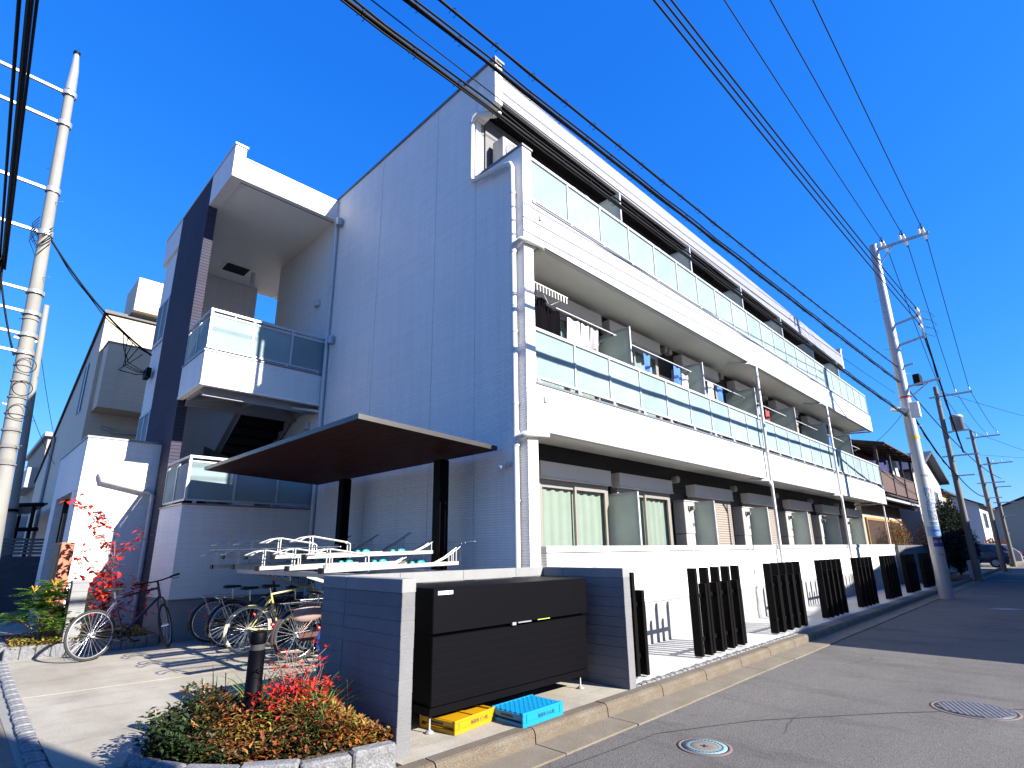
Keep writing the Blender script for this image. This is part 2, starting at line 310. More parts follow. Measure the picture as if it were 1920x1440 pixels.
# tarmac repair seams across the road (thin dark sealed lines)
SEAM = mat('seam_tar', (.035, .033, .032), .8)
for nm, pts in (('road_seam', [(-2.4, -1.85), (-.6, -2.0), (.3, -2.45), (1.4, -3.3), (2.6, -4.4), (4, -5.8)]),):
    g = MB()
    for (a, b), (c, d) in zip(pts, pts[1:]):
        n_ = V(-(d - b), c - a, 0).normalized() * .006
        g.quad((a - n_.x, b - n_.y, -.116), (c - n_.x, d - n_.y, -.116), (c + n_.x, d + n_.y, -.116), (a + n_.x, b + n_.y, -.116))
    solo(nm, g, SEAM, kind='structure')
# white road markings far down the street
MARK = mat('road_paint', (.34, .335, .32), .7, .2, 6, fine=.3)
for i, (x0, x1, y0, y1) in enumerate(((27.5, 27.62, -6.8, -2.2), (31, 31.12, -4.2, -2.6), (31, 31.12, -7, -5.4), (36, 36.3, -6.8, -2.2), (44, 44.3, -6.8, -2.2), (52, 52.5, -6.8, -2.2))):
    g = MB(); g.quad((x0, y0, -.115), (x1, y0, -.115), (x1, y1, -.115), (x0, y1, -.115)); solo('road_marking', g, MARK, kind='structure')
# gutter slabs and kerb stones
gut = thing('gutter', None, None, (0, 0, 0)); gut['kind'] = 'structure'
krb = thing('kerb', None, None, (0, 0, 0)); krb['kind'] = 'structure'
def joggle(x0, x1, y0, y1, z0, z1, c):
    m = MB(); m.box(x0, x1, y0, y1, z0, z1); return m
gm = [MB().box(-.496, .496, -1.76 + random.uniform(-.012, .012), -1.455, -.2, -.105 + random.uniform(-.003, .003)).mesh('gutter_slab', GUTM) for _ in range(4)]
km = []
for _ in range(4):
    m = MB(); e = random.uniform(-.004, .004)
    m.prism([(-1.452, -.2), (-1.44, -.035), (-1.425, -.008), (-1.405, .004 + e), (-1.30, .004 + e), (-1.30, -.2)], 'x', -.494, .494); km.append(m.mesh('kerb_stone', KERB))
for i in range(64):
    x = -3.02 + i
    inst('gutter_slab', gm[i % 4], gut, (x, 0, 0)); inst('kerb_stone', km[(i * 3) % 4], krb, (x, 0, 0))
# mortar bed under joints
g = MB(); g.box(-3.5, 61, -1.425, -1.31, -.2, -.03); g.box(-3.5, 61, -1.75, -1.46, -.2, -.118); solo('joint_bed', g, mat('joint_dark', (.03, .025, .02), .95), kind='structure')
# sidewalk paving in front of the apartment
pv = thing('sidewalk', None, None, (0, 0, 0)); pv['kind'] = 'structure'
g = MB(); g.box(.2, 20.6, -1.3, .03, -.2, -.014); part('paving_bed', g, mat('joint_pale', (.20, .195, .18), .9), pv)
pm = MB().box(-.748, .748, -.6, 0, -.1, 0).mesh('paving_slab', PAVE)
for i in range(14):
    for j in range(2):
        inst('paving_slab', pm, pv, (.97 + i * 1.5, .028 - j * .604, -.001 * (i % 2)))
g = MB(); sm_ = [MB().cbox(-.045, .045, -.045, .045, -.06, .004 + .004 * k, .012).mesh('granite_sett', GRAN) for k in range(3)]
stp = thing('sett_strip', None, None, (0, 0, 0)); stp['kind'] = 'structure'
for i in range(150): inst('granite_sett', sm_[i % 3], stp, (.29 + i * .1, -1.243 + random.uniform(-.004, .004), 0), random.uniform(-.05, .05))
for i in range(90): inst('granite_sett', sm_[(i * 2) % 3], stp, (-4.46 + .017 * i * .1 + random.uniform(-.006, .006), -.9 + i * .1, 0), random.uniform(-.08, .08), (1.25, 1, 1))
g = MB(); g.box(-4.78, -4.53, -1.4, 9, -.2, -.03); solo('lane_gutter', g, GUTM, kind='structure')
g = MB(); g.box(-4.53, -4.2, -1.3, 9, -.2, -.026); solo('sett_bed', g, mat('joint_pale', (.20, .195, .18), .9), kind='structure')
# concrete apron slabs
ap = thing('apron', None, None, (0, 0, 0)); ap['kind'] = 'structure'
g = MB(); g.prism([(-4.37, -.05), (-4.05, .1), (-2.4, .0), (-.02, -.02), (-.02, 2.74), (-4.37, 3.08)], 'z', -.15, 0); part('slab', g, CONC, ap)
g = MB(); g.prism([(-4.37, 3.10), (-.02, 2.76), (-.02, 6.1), (-4.37, 6.1)], 'z', -.15, .001); part('slab', g, CONC, ap)
g = MB(); g.box(-4.37, -2.3, 6.105, 12, -.15, -.002); part('slab', g, CONC, ap)
g = MB(); g.box(-2.7, .2, -1.3, -.025, -.15, 0); part('slab', g, CONC, ap)
g = MB(); g.box(-4.37, -2.7, -1.3, .6, -.15, -.02); part('slab', g, CONC, ap)
g = MB(); g.box(-4.36, 0, .1, 6.1, -.2, -.012); part('joint_fill', g, mat('joint_pale', (.20, .195, .18), .9), ap)

# ================================================================== APARTMENT BUILDING
B = thing('apartment_building', 'white three-storey apartment building with glass balconies and outside stair tower', 'apartment')
L = 20.5
m = MB(); m.box(.25, L - .2, 1.2, 9.2, .05, 9.05); part('light_block_core', m, CORE, B)  # unseen solid dark filling added behind the walls to block light
# gable end: siding panels with recessed joints
ys = [1.08, 2.17, 4.08, 6.05, 7.7, 9.3]
m = MB(); m.box(.02, .2, 1.09, 9.29, 0, 9.55); part('gable_backing', m, mat('joint_seal', (.22, .215, .21), .8), B)
for a, b in zip(ys, ys[1:]):
    m = MB(); m.box(0, .12, a + .005, b - .005, .45, 9.58); part('siding_panel', m, WHITE, B)
m = MB(); m.box(-.012, .1, .0, 9.3, 0, .45); part('plinth', m, PLINTH, B)
m = MB(); m.box(-.02, .2, 0, 9.3, .45, .475); part('drip_trim', m, CAPM, B)
# wing wall that carries the balconies at the near end
m = MB(); m.box(0, .2, .0, .5, .475, 7.44); m.box(.0, .2, .502, 1.079, .475, 7.44); part('wing_wall', m, WHITE, B)
m = MB(); m.box(-.02, .22, -.02, 1.1, 7.44, 7.475); part('wing_wall_cap', m, CAPM, B)
# roof: gable parapet, fascia, deck
m = MB()
m.prism([(.6, 8.72), (1.08, 8.62), (1.08, 9.581), (.6, 9.581)], 'x', 0.001, .17); part('parapet_end', m, WHITE, B)
m = MB(); m.box(-.03, .2, .57, 9.35, 9.58, 9.625); m.box(-.028, -.004, .56, .60, 9.46, 9.579); part('parapet_cap', m, CAPM, B)
m = MB(); m.box(L - .12, L + .07, .6, 9.3, 8.72, 9.56); m.box(L - .15, L + .1, .57, 9.35, 9.56, 9.6); part('parapet_end', m, TRIM, B)
m = MB(); m.box(.172, L - .12, .66, 9.3, 8.9, 9.3); part('roof_deck', m, CAPM, B)
rf = MB(); rf.box(.172, L - .12, .64, .67, 8.80, 9.36)
fz = part('fascia', rf, FASC, B)
for k, (z0, z1) in enumerate(((8.79, 8.90), (8.912, 9.06), (9.072, 9.22), (9.232, 9.37))):
    m = MB(); m.box(.172, L - .122, .60 + .008 * k, .642, z0, z1); part('fascia_board', m, FASC, fz)
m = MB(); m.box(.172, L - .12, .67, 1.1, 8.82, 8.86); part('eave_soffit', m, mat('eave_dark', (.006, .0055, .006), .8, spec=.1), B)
# facade wall, storey by storey
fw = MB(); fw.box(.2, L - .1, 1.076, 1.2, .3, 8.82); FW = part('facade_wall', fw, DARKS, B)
m = MB(); m.box(.2, 1.1, 1.06, 1.0758, 6.2, 8.8); part('end_siding', m, siding('grey_siding', (.11, .108, .115), .06, .5, .12, .55), B)
m = MB(); m.box(L - .1, L, 1.09, 9.3, 0, 8.72); part('far_gable', m, WHITE, B)
m = MB(); m.box(.2, L, 9.2, 9.3, 0, 8.9); part('rear_wall', m, WHITE, B)
m = MB(); m.box(.2, L, .14, 1.076, -.1, .28); part('terrace_floor', m, PLINTH, B)

PXS = [3.2, 6.15, 9.1, 12.1, 15.1, 18.1]
WIN = [(1.25, 3.05), (3.42, 5.26), (6.35, 8.2), (9.3, 11.1), (12.3, 14.15), (15.3, 17.15), (18.3, 20.1)]
def balcony(zb, name):
    """zb: underside of the band"""
    m = MB(); m.box(.2, L, 0, .11, zb, zb + .655); m.box(L - .1, L, .11, 1.076, zb + .1, zb + .655); bal = part('balcony', m, BAND, B, label=name)
    m = MB(); m.box(.202, L - .1, .112, 1.074, zb + .13, zb + .30); part('floor_slab', m, SOFF, bal)
    m = MB(); m.box(.19, L + .02, -.015, .125, zb + .657, zb + .685); part('band_cap', m, CAPM, bal)
    m = MB(); m.box(.2, L + .01, -.012, .012, zb - .015, zb - .002); part('drip_edge', m, CAPM, bal)
    zt = zb + 1.53; n = 22; pw = (L - .25) / n
    m = MB(); m.box(.2, L, .03, .085, zt - .045, zt); part('top_rail', m, ALUW, bal)
    m = MB(); m.box(.2, L, .04, .075, zb + .765, zb + .80); part('bottom_rail', m, ALUW, bal)
    pane = MB().box(.022, pw - .022, .052, .060, 0, .665).mesh('glass_pane', FROST)
    post = MB().box(-.018, .018, .035, .082, 0, .69).mesh('rail_post', ALUW)
    foot = MB().box(-.03, .03, .02, .09, 0, .075); foot.box(-.05, .05, .005, .1, 0, .02); foot = foot.mesh('rail_foot', ALUW)
    for i in range(n + 1):
        inst('rail_post', post, bal, (.22 + i * pw, 0, zb + .80))
        inst('rail_foot', foot, bal, (.22 + i * pw + (.06 if i < n else -.06), 0, zb + .687))
        if i < n: inst('glass_pane', pane, bal, (.22 + i * pw, 0, zb + .802))
    # seam lines in the band and the small drain spout
    for sx in (3.2, 6.2, 9.3, 12.3, 15.3, 18.3):
        m = MB(); m.box(sx, sx + .008, -.0015, .01, zb + .002, zb + .65); part('band_joint', m, mat('joint_white', (.36, .355, .35), .7), bal)
    m = MB(); m.box(.34, .39, -.03, 0, zb + .42, zb + .49); part('overflow_spout', m, PVC, bal)
    return bal
B2 = balcony(2.97, 'white second-floor balcony band with frosted panes'); B3 = balcony(5.86, 'white third-floor balcony band with frosted panes')
m = MB(); m.cyl((L - .06, .12, .2), (L - .06, .12, 3.0), .03, n=10); part('end_post', m, PVC, B)
for zb in (2.97, 5.86):
    m = MB(); m.tube([(L - .6, 1.0, zb + .1 - .12), (L - .1, .35, zb + .02), (L + .05, .1, zb + .03)], .03, 8); part('drain_pipe', m, PVC, B)
# partitions between the units
def partition(x, z0, z1, y0):
    m = MB(); m.box(x - .012, x + .012, y0 + .03, 1.05, z0 + .03, z1 - .03); p = part('partition', m, PARTM, B)
    m = MB(); m.box(x - .02, x + .02, y0, y0 + .03, z0, z1); m.box(x - .02, x + .02, 1.05, 1.074, z0, z1); m.box(x - .02, x + .02, y0 + .03, 1.05, z1 - .03, z1); m.box(x - .02, x + .02, y0 + .03, 1.05, z0, z0 + .03)
    m.box(x - .018, x + .018, y0 + .03, 1.05, z0 + (z1 - z0) * .36, z0 + (z1 - z0) * .36 + .05); part('partition_frame', m, ALUW, p)
for x in PXS: partition(x, .35, 2.37, .38); partition(x, 3.28, 5.46, .3); partition(x, 6.17, 8.38, .3)
# windows with roller-shutter boxes
def window(x0, x1, z0, z1, shut, wave):
    y = .985
    m = MB(); m.box(x0 - .05, x1 + .05, y - .13, 1.075, z1, z1 + .235); m.prism([(y - .13, z1), (y - .16, z1 - .035), (y + .05, z1 - .035), (y + .07, z1)], 'x', x0 - .05, x1 + .05)
    w_ = part('window', m, SBOX, B)
    m = MB(); m.box(x0 - .04, x0 + .03, y - .05, y + .088, z0, z1 - .037); m.box(x1 - .03, x1 + .04, y - .05, y + .088, z0, z1 - .037); m.box(x0 + .03, x1 - .03, y - .045, y + .088, z1 - .1, z1 - .038); m.box(x0 + .03, x1 - .03, y - .045, y + .088, z0, z0 + .06)
    part('frame', m, FRAME, w_)
    if shut:
        m = MB(); n = int((z1 - .1 - z0 - .06) / .055)
        for k in range(n):
            za = z0 + .062 + k * .055
            m.prism([(y - .04, za), (y - .052, za + .012), (y - .052, za + .04), (y - .04, za + .0535), (y - .03, za + .0535), (y - .03, za)], 'x', x0 + .031, x1 - .031)
        part('shutter_slats', m, SHUT, w_)
        return
    xm = (x0 + x1) / 2
    for k, (a, b, dy) in enumerate(((x0 + .03, xm + .03, .0), (xm - .03, x1 - .03, -.03))):
        s = MB(); s.box(a, a + .05, y - .03 + dy, y + dy - .002, z0 + .06, z1 - .1); s.box(b - .05, b, y - .03 + dy, y + dy - .002, z0 + .06, z1 - .1); s.box(a + .05, b - .05, y - .03 + dy, y + dy - .002, z1 - .16, z1 - .1); s.box(a + .05, b - .05, y - .03 + dy, y + dy - .002, z0 + .06, z0 + .13)
        part('sash', s, FRAME, w_)
        s = MB(); s.box(a + .05, b - .05, y - .018 + dy, y - .012 + dy, z0 + .13, z1 - .16); part('pane', s, GLASS, w_)
    c = MB(); n = 56; vs = []; fs = []
    for i in range(n + 1):
        x = x0 + .04 + (x1 - x0 - .08) * i / n; yy = y + .035 + .018 * math.sin(i * wave) + .008 * math.sin(i * 2.7)
        vs += [(x, yy, z0 + .06), (x, yy, z1 - .1)]
    for i in range(n): fs.append((2 * i, 2 * i + 2, 2 * i + 3, 2 * i + 1))
    c.add(vs, fs, 0, True); part('curtain', c, CURT, w_)
for i, (a, b) in enumerate(WIN): window(a, b, .33, 2.53, i >= 2, .9 + .1 * i)
for i, (a, b) in enumerate(WIN): window(a, b, 3.28, 5.6, i in (3, 5), .8 + .13 * i)
for i, (a, b) in enumerate(WIN): window(a, b, 6.17, 8.12, i in (1, 4), .7 + .17 * i)
# round vent hoods on the dark wall
for z in (2.84, 5.83, 8.4):
    for i, x in enumerate((5.75, 5.95, 8.7, 11.55, 11.8, 14.6, 17.5)):
        if i in (1, 4) and z < 3: continue
        m = MB(); m.cyl((x, 1.075, z), (x, .96, z), .075, n=14); m.ball((x, .96, z), .078, 12, 6, (1, .6, 1)); part('vent_hood', m, AC, B)
# gable downpipe, its off-set branch and brackets
m = MB(); px_ = -.085
m.tube([(px_, .14, .02), (px_, .14, 7.08), (px_, .18, 7.16), (px_, .30, 7.20), (px_, 1.0, 7.31), (px_, 1.065, 7.34), (px_, 1.085, 7.42), (px_, 1.085, 8.55)], .042, 12)
m.tube([(px_, 1.085, 8.50), (px_, 1.06, 8.60), (px_ + .03, .98, 8.64), (.16, .80, 8.65), (.24, .76, 8.70), (.25, .76, 8.84)], .05, 12)
DP = part('downpipe', m, PVC, B)
for z in (.9, 2.0, 3.3, 4.35, 5.6, 6.6):
    m = MB(); m.cyl((px_, .14, z), (px_, .14, z + .035), .049, n=12); m.box(px_, .0, .125, .155, z + .008, z + .027); part('pipe_bracket', m, PVC, DP)
for zb in (2.97, 5.86):
    m = MB(); m.tube([(px_, .14, zb - .14), (px_, -.03, zb - .1), (px_ + .08, -.055, zb - .09), (.34, -.05, zb - .055), (.40, .0, zb - .05), (.41, .2, zb - .045)], .042, 10); m.cyl((px_, .14, zb - .24), (px_, .14, zb - .03), .052, n=12); part('branch_pipe', m, PVC, DP)
# two front downpipes that stand clear of the balconies
for x, xt in ((8.3, 8.62), (14.0, 14.72)):
    m = MB(); m.tube([(x + .1 - .65, .4, 5.83), (x + .1 - .3, .0, 5.82), (x + .05, -.07, 5.80), (x + .02, -.08, 5.70), (x, -.08, .0)], .036, 10)
    fd = part('downpipe', m, PVC, B)
    m = MB(); m.tube([(x - .45, .25, 2.94), (x - .12, -.06, 2.92), (x, -.08, 2.8)], .034, 8); part('branch_pipe', m, PVC, fd)
    m = MB(); m.cyl((x, -.08, 3.58), (x, -.08, 3.64), .043, n=10); m.cyl((x, -.08, 3.61), (x, .03, 3.61), .012, n=6); part('pipe_bracket', m, PVC, fd)
# security camera and small junction on gable
m = MB(); m.cyl((0, .33, 2.52), (-.05, .33, 2.52), .035, n=12); m.cyl((-.04, .36, 2.5), (-.13, .46, 2.46), .03, n=10); part('security_camera', m, PVC, B)
for y, z in ((5.8, 8.85), (5.75, 5.9)):
    m = MB(); m.cyl((0, y, z), (-.09, y, z), .07, n=16); m.cyl((-.075, y, z + .06), (-.075, y, z - .12), .075, n=16); part('vent_hood', m, GALV, B)
for y, z in ((6.67, 7.07), (6.65, 4.1)):
    m = MB(); m.cbox(-.09, 0, y - .09, y + .09, z - .08, z + .08, .012); part('wall_lamp', m, TRIM, B)

# ------------------------------------------------------------------ low wall under the balcony
LW = thing('low_wall', 'long low white wall with grey cap under the balconies', 'wall', (0, 0, 0))
m = MB(); m.box(.34, 20.4, .03, .13, -.1, 1.36); part('backing', m, mat('joint_seal', (.22, .215, .21), .8), LW)
for i in range(7):
    a = .33 + i * 2.87; b = min(a + 2.866, 20.42)
    m = MB(); m.box(a, b, .012, .14, .625, 1.365); part('wall_panel', m, WHITE, LW)
m = MB(); m.box(.325, 20.42, .02, .14, -.1, .60); part('base_course', m, PLINTH, LW)
m = MB(); m.box(.32, 20.43, .004, .145, .601, .622); part('drip_trim', m, ALUW, LW)
for i in range(5):
    a = .30 + i * 4.03
    m = MB(); m.cbox(a, a + 4.02, -.015, .165, 1.367, 1.45, .012); part('cap_rail', m, ALUW, LW)
# ================================================================== STAIR TOWER (part of the same building)
TX = -2.38
ST = MB(); ST.box(TX, -.002, 6.05, 6.17, 9.0, 9.50); T = part('stair_tower', ST, WHITE, B, label='open stair tower with dark tiled pillar')
m = MB(); m.box(TX, TX + .22, 6.171, 11.35, 9.0, 9.76); m.box(TX, TX + .22, 6.05, 6.171, 9.501, 9.76); part('side_parapet', m, WHITE, T)
m = MB(); m.box(TX - .02, TX + .245, 6.02, 11.4, 9.762, 9.80); part('parapet_cap', m, TRIM, T)
m = MB(); m.box(TX + .225, -.002, 6.03, 6.19, 9.502, 9.53); part('parapet_cap', m, TRIM, T)
m = MB(); m.box(TX + .222, .6, 6.172, 11.3, 9.06, 9.2); part('ceiling', m, SOFF, T)
m = MB(); m.box(TX + .24, -.02, 6.2, 6.27, 9.045, 9.06); part('soffit_vent', m, mat('vent_grey', (.16, .16, .17), .6), T)
m = MB(); m.box(-1.24, -.54, 9.85, 10.45, 9.03, 9.062); part('hatch_frame', m, SOFF, T)
m = MB(); m.box(-1.18, -.60, 9.91, 10.39, 9.02, 9.031); part('hatch', m, mat('hatch_black', (.01, .01, .01), .8), T)
m = MB(); m.box(TX - .006, TX + .18, 7.5, 9.8, 0, 9.77); part('pillar', m, TILE, T, label='dark tiled pillar')
# rear walls and corridor
m = MB(); m.box(TX + .2, .02, 11.0, 11.12, 0, 9.05); part('rear_wall', m, WHITE, T)
m = MB(); m.box(.02, 3, 11.0, 11.12, 5.9, 8.1); m.box(.02, 3, 11.0, 11.12, 2.9, 4.2); part('corridor_parapet', m, WHITE, T)
m = MB(); m.box(.02, 3, 9.3, 11.0, 5.8, 5.95); m.box(.02, 3, 9.3, 11.0, 2.9, 3.05); m.box(.6, 3, 9.3, 11.2, 9.0, 9.2); part('corridor_floor', m, SOFF, T)
m = MB(); m.box(TX + .05, TX + .2, 9.82, 11.12, 0, 9.0); part('side_wall', m, WHITE, T)
for z in (6.5, 3.55):
    m = MB(); m.box(TX + .01, TX + .048, 9.95, 11.0, z, z + .06); m.box(TX + .01, TX + .048, 9.95, 11.0, z + 1.1, z + 1.16)
    for y in (9.95, 10.45, 10.94): m.box(TX + .012, TX + .046, y, y + .06, z + .06, z + 1.1)
    wf = part('side_window', m, ALUW, T)
    for a, b in ((10.01, 10.45), (10.51, 10.94)):
        m = MB(); m.box(TX + .03, TX + .04, a, b, z + .06, z + 1.1); part('pane', m, FROST, wf)
# landings
def landing(zb, zt, name, base=False):
    m = MB(); m.box(TX - .02, -.003, 6.03, 6.12, zb, zt); m.box(TX - .02, TX + .07, 6.121, 7.49, zb, zt)
    ld = part('landing', m, WHITE, T, label=name)
    m = MB(); m.box(TX - .04, -.003, 6.01, 6.14, zt + .001, zt + .03); m.box(TX - .04, TX + .09, 6.141, 7.49, zt + .001, zt + .03); part('band_cap', m, CAPM, ld)
    if not base:
        m = MB(); m.box(TX + .07, -.01, 6.12, 7.5, zb + .10, zb + .16); part('deck', m, STEEL, ld)
        m = MB(); m.box(TX - .03, -.003, 6.02, 6.13, zb - .03, zb - .002); m.box(TX - .03, TX + .08, 6.131, 7.49, zb - .03, zb - .002); part('drip_edge', m, SOFF, ld)
    z = zt + .11; h = .66; zz = zt + .88
    xs = [TX, TX + .79, TX + 1.58, -.02]
    m = MB(); m.box(TX - .005, -.01, 6.045, 6.10, zz - .045, zz); m.box(TX - .005, TX + .05, 6.1, 7.49, zz - .045, zz)
    m.box(TX - .005, -.01, 6.055, 6.09, z - .035, z); m.box(TX + .005, TX + .04, 6.09, 7.49, z - .035, z); m.box(TX - .005, -.01, 6.055, 6.09, zz - .12, zz - .09); part('railing', m, ALUW, ld)
    for x in xs: m = MB(); m.box(x, x + .04, 6.05, 6.095, z, zz - .046); part('rail_post', m, ALUW, ld)
    for x0, x1 in zip(xs, xs[1:]): m = MB(); m.box(x0 + .045, x1 - .005, 6.068, 6.076, z + .004, zz - .125); part('glass_pane', m, FROST, ld)
    for y0, y1 in ((6.11, 6.76), (6.80, 7.46)):
        m = MB(); m.box(TX + .015, TX + .023, y0, y1, z + .004, zz - .125); part('glass_pane', m, FROST, ld)
        m = MB(); m.box(TX, TX + .04, y1, y1 + .035, z, zz - .046); part('rail_post', m, ALUW, ld)
    for x in (TX + .15, TX + .85, TX + 1.5, -.2): m = MB(); m.box(x, x + .05, 6.05, 6.1, zt + .03, z - .036); part('rail_foot', m, ALUW, ld)
    return ld
L3 = landing(4.47, 5.11, 'upper stair landing with frosted rail'); L2 = landing(.67, 2.24, 'lower stair landing wall with frosted rail', True)
m = MB(); m.box(TX - .035, -.003, 6.015, 7.49, .64, .668); part('drip_trim', m, CAPM, L2)
m = MB(); m.box(TX - .01, -.003, 6.04, 7.49, 0, .64); part('plinth', m, mat('plinth_dark', (.22, .215, .22), .8, .1, 3, .15, 80), L2)
m = MB(); m.box(TX + .07, -.01, 6.12, 11, 1.48, 1.56); part('deck', m, STEEL, L2)
# steel frame under the upper landing
m = MB()
for y in (6.3, 7.32): m.box(TX + .1, -.05, y - .012, y + .012, 4.32, 4.54); m.box(TX + .1, -.05, y - .05, y + .05, 4.30, 4.318); m.box(TX + .1, -.05, y - .05, y + .05, 4.542, 4.558)
for x in (TX + .12, -1.2, -.1): m.box(x - .03, x + .03, 6.35, 7.26, 4.40, 4.53)
m.beam((TX + .2, 6.4, 4.42), (-1.25, 7.25, 4.42), .04, .012); m.beam((-1.2, 6.4, 4.42), (-.15, 7.25, 4.42), .04, .012); m.beam((TX + .2, 7.25, 4.42), (-1.25, 6.4, 4.42), .04, .012)
part('landing_beams', m, STEEL, T)
# flights
def flight(x0, x1, ya, za, yb, zb_):
    n = 8; m = MB()
    for x in (x0, x1): m.beam((x, ya, za), (x, yb, zb_), .03, .24)
    f = part('stair_flight', m, STEEL, T)
    for k in range(n):
        t = (k + .5) / n; y = ya + (yb - ya) * t; z = za + (zb_ - za) * t
        s = MB(); s.box(x0 + .016, x1 - .016, y - .14, y + .14, z - .02, z + .015); s.box(x0 + .016, x1 - .016, y + (.12 if yb > ya else -.14), y + (.14 if yb > ya else -.12), z - .17, z - .021); part('tread', s, BLK, f)
    return f
flight(-1.18, -.1, 7.45, 4.45, 9.6, 3.05); flight(-2.15, -1.25, 7.45, 4.55, 9.6, 5.9); flight(-2.15, -1.25, 7.5, 1.55, 9.6, 3.0)
m = MB(); m.prism([(7.5, 2.2), (7.56, 2.2), (9.5, 3.7), (9.5, 3.9), (7.5, 3.35)], 'x', -1.24, -1.21); part('stair_panel', m, mat('stair_panel', (.12, .12, .14), .5), T)
m = MB(); m.box(TX + .2, .0, 9.6, 11, 2.9, 3.05); m.box(TX + .2, .0, 9.6, 11, 5.8, 5.95); part('floor_slab', m, STEEL, T)
m = MB(); m.tube([(-.35, 6.4, 6.12), (-1.75, 6.4, 6.12), (-1.85, 6.4, 6.05)], .02, 8); m.tube([(-1.85, 6.45, 6.05), (-1.9, 7.3, 6.3)], .02, 8); part('handrail', m, GALV, T)
m = MB(); m.cyl((-.5, 9.9, 8.95), (-.5, 9.9, 8.62), .06, n=12); part('ceiling_camera', m, TRIM, T)
# stair downpipe
m = MB(); m.tube([(-.12, 5.99, 8.98), (-.07, 5.97, 8.92), (-.06, 5.97, 8.8), (-.06, 5.97, .0)], .04, 10); dp = part('downpipe', m, PVC, T)
m = MB(); m.tube([(-.06, 5.97, 4.28), (-.12, 6.1, 4.33), (-.55, 6.3, 4.36)], .032, 8); part('branch_pipe', m, PVC, dp)
for z in (1.2, 3.6, 5.2, 7.2): m = MB(); m.cyl((-.06, 5.97, z), (-.06, 5.97, z + .03), .047, n=10); part('pipe_bracket', m, PVC, dp)

# ------------------------------------------------------------------ entrance porch
EX = -3.62; EY = 8.2
PO = MB(); PO.box(EX, TX - .008, EY, EY + .14, .12, 3.6); PC = part('entrance_porch', PO, WHITE, B, label='white entrance porch beside the dark pillar')
m = MB(); m.box(EX, EX + .14, EY + .141, EY + .75, 0, 3.6); m.box(EX, EX + .14, EY + .751, 11.9, 2.62, 3.6); m.box(EX, EX + .14, 11.2, 11.9, 0, 2.619); part('side_wall', m, WHITE, PC)
m = MB(); m.box(EX - .02, TX - .007, EY - .02, EY + .16, 3.602, 3.64); m.box(EX - .02, EX + .16, EY + .161, 11.9, 3.602, 3.64); part('cap', m, CAPM, PC)
m = MB(); m.box(EX + .14, TX - .01, EY + .15, 11.9, 2.7, 2.8); part('ceiling', m, SOFF, PC)
m = MB(); m.box(EX + .14, TX - .01, 11.8, 11.9, 0, 2.69); part('rear_wall', m, mat('porch_dark', (.10, .085, .07), .7), PC)
m = MB(); m.box(EX + .002, TX - .008, EY + .004, EY + .14, 0, .118); part('plinth', m, PLINTH, PC)
m = MB(); m.tube([(-3.33, EY - .0, 2.92), (-3.33, EY - .09, 2.9), (-3.3, EY - .1, 2.79), (-2.5, EY - .1, 2.62), (-2.43, EY - .1, 2.55), (-2.43, EY - .1, 0)], .045, 10); part('downpipe', m, PVC, PC)
m = MB(); m.box(EX - .05, EX - .001, 9.0, 9.1, 0.0, 2.2); part('door_post', m, WOOD, PC)
# ================================================================== BLOCK ENCLOSURE FOR THE WASTE BOX
EN = thing('block_enclosure', 'grey concrete block enclosure around the black waste box', 'block wall', (-1.25, -.1, 0))
random.seed(11)
def block_run(ax, fixed0, fixed1, a0, a1, first, off):
    """courses of blocks: ax 'x' runs along x, 'y' runs along y"""
    h = .096; n = 11
    for r in range(n):
        z0 = r * .1 + .0015; cut = first if r % 2 else first - off
        p = a0; edges = [a0]
        q = a0 + first
        while q < a1 - .15: edges.append(q); q += .8
        edges.append(a1)
        for u, v in zip(edges, edges[1:]):
            e = random.uniform(-.0015, .0015); m = MB()
            if ax == 'x': m.cbox(u + .002, v - .002, fixed0 - e, fixed1 + e, z0, z0 + h, .003)
            else: m.cbox(fixed0 - e, fixed1 + e, u + .002, v - .002, z0, z0 + h, .003)
            part('block', m, BLOCKM, EN)
    for u, v in zip(edges, edges[1:]):
        m = MB()
        if ax == 'x': m.cbox(u + .001, v - .001, fixed0 - .004, fixed1 + .004, 1.1015, 1.2, .004)
        else: m.cbox(fixed0 - .004, fixed1 + .004, u + .001, v - .001, 1.1015, 1.2, .004)
        part('cap_block', m, BLOCKL, EN)
block_run('y', -2.68, -2.56, -1.19, .07, .85, 0)
block_run('y', .07, .19, -1.31, -.15, .85, 0)
block_run('x', -.145, -.03, -2.555, .19, .55, 0)
m = MB(); m.box(-2.676, -2.564, -1.186, .066, .0, 1.195); m.box(.074, .186, -1.306, -.154, 0, 1.195); m.box(-2.55, .186, -.142, -.033, 0, 1.195); part('mortar', m, mat('mortar', (.15, .147, .14), .95), EN)
# ------------------------------------------------------------------ waste box
WB = thing('waste_box', 'large black metal waste box with lid between block walls', 'waste box', (-1.2, -.6, 0))
x0, x1, yf, yb = -2.22, -.14, -.95, -.24
m = MB(); m.box(x0 + .03, x1 - .03, yf + .04, yb, .16, 1.05); part('body', m, BLKM, WB)
m = MB(); m.cbox(x0 + .012, x1 - .012, yf, yf + .039, .20, .715, .006); d = part('door', m, BLKM, WB)
m = MB(); m.cbox(x0, x1, yf - .012, yb + .02, .745, 1.10, .008); lid = part('lid', m, BLKM, WB)
m = MB()
for k in range(6): m.box(x0 + .02, x1 - .02, yf - .0007, yf + .004, .27 + k * .075, .2712 + k * .075)
part('door_rib', m, BLK, d)
m = MB(); m.box(-1.22, -1.04, yf - .024, yf - .012, .737, .747); m.box(-1.30, -1.25, yf - .026, yf, .725, .75); part('handle', m, GALV, lid)
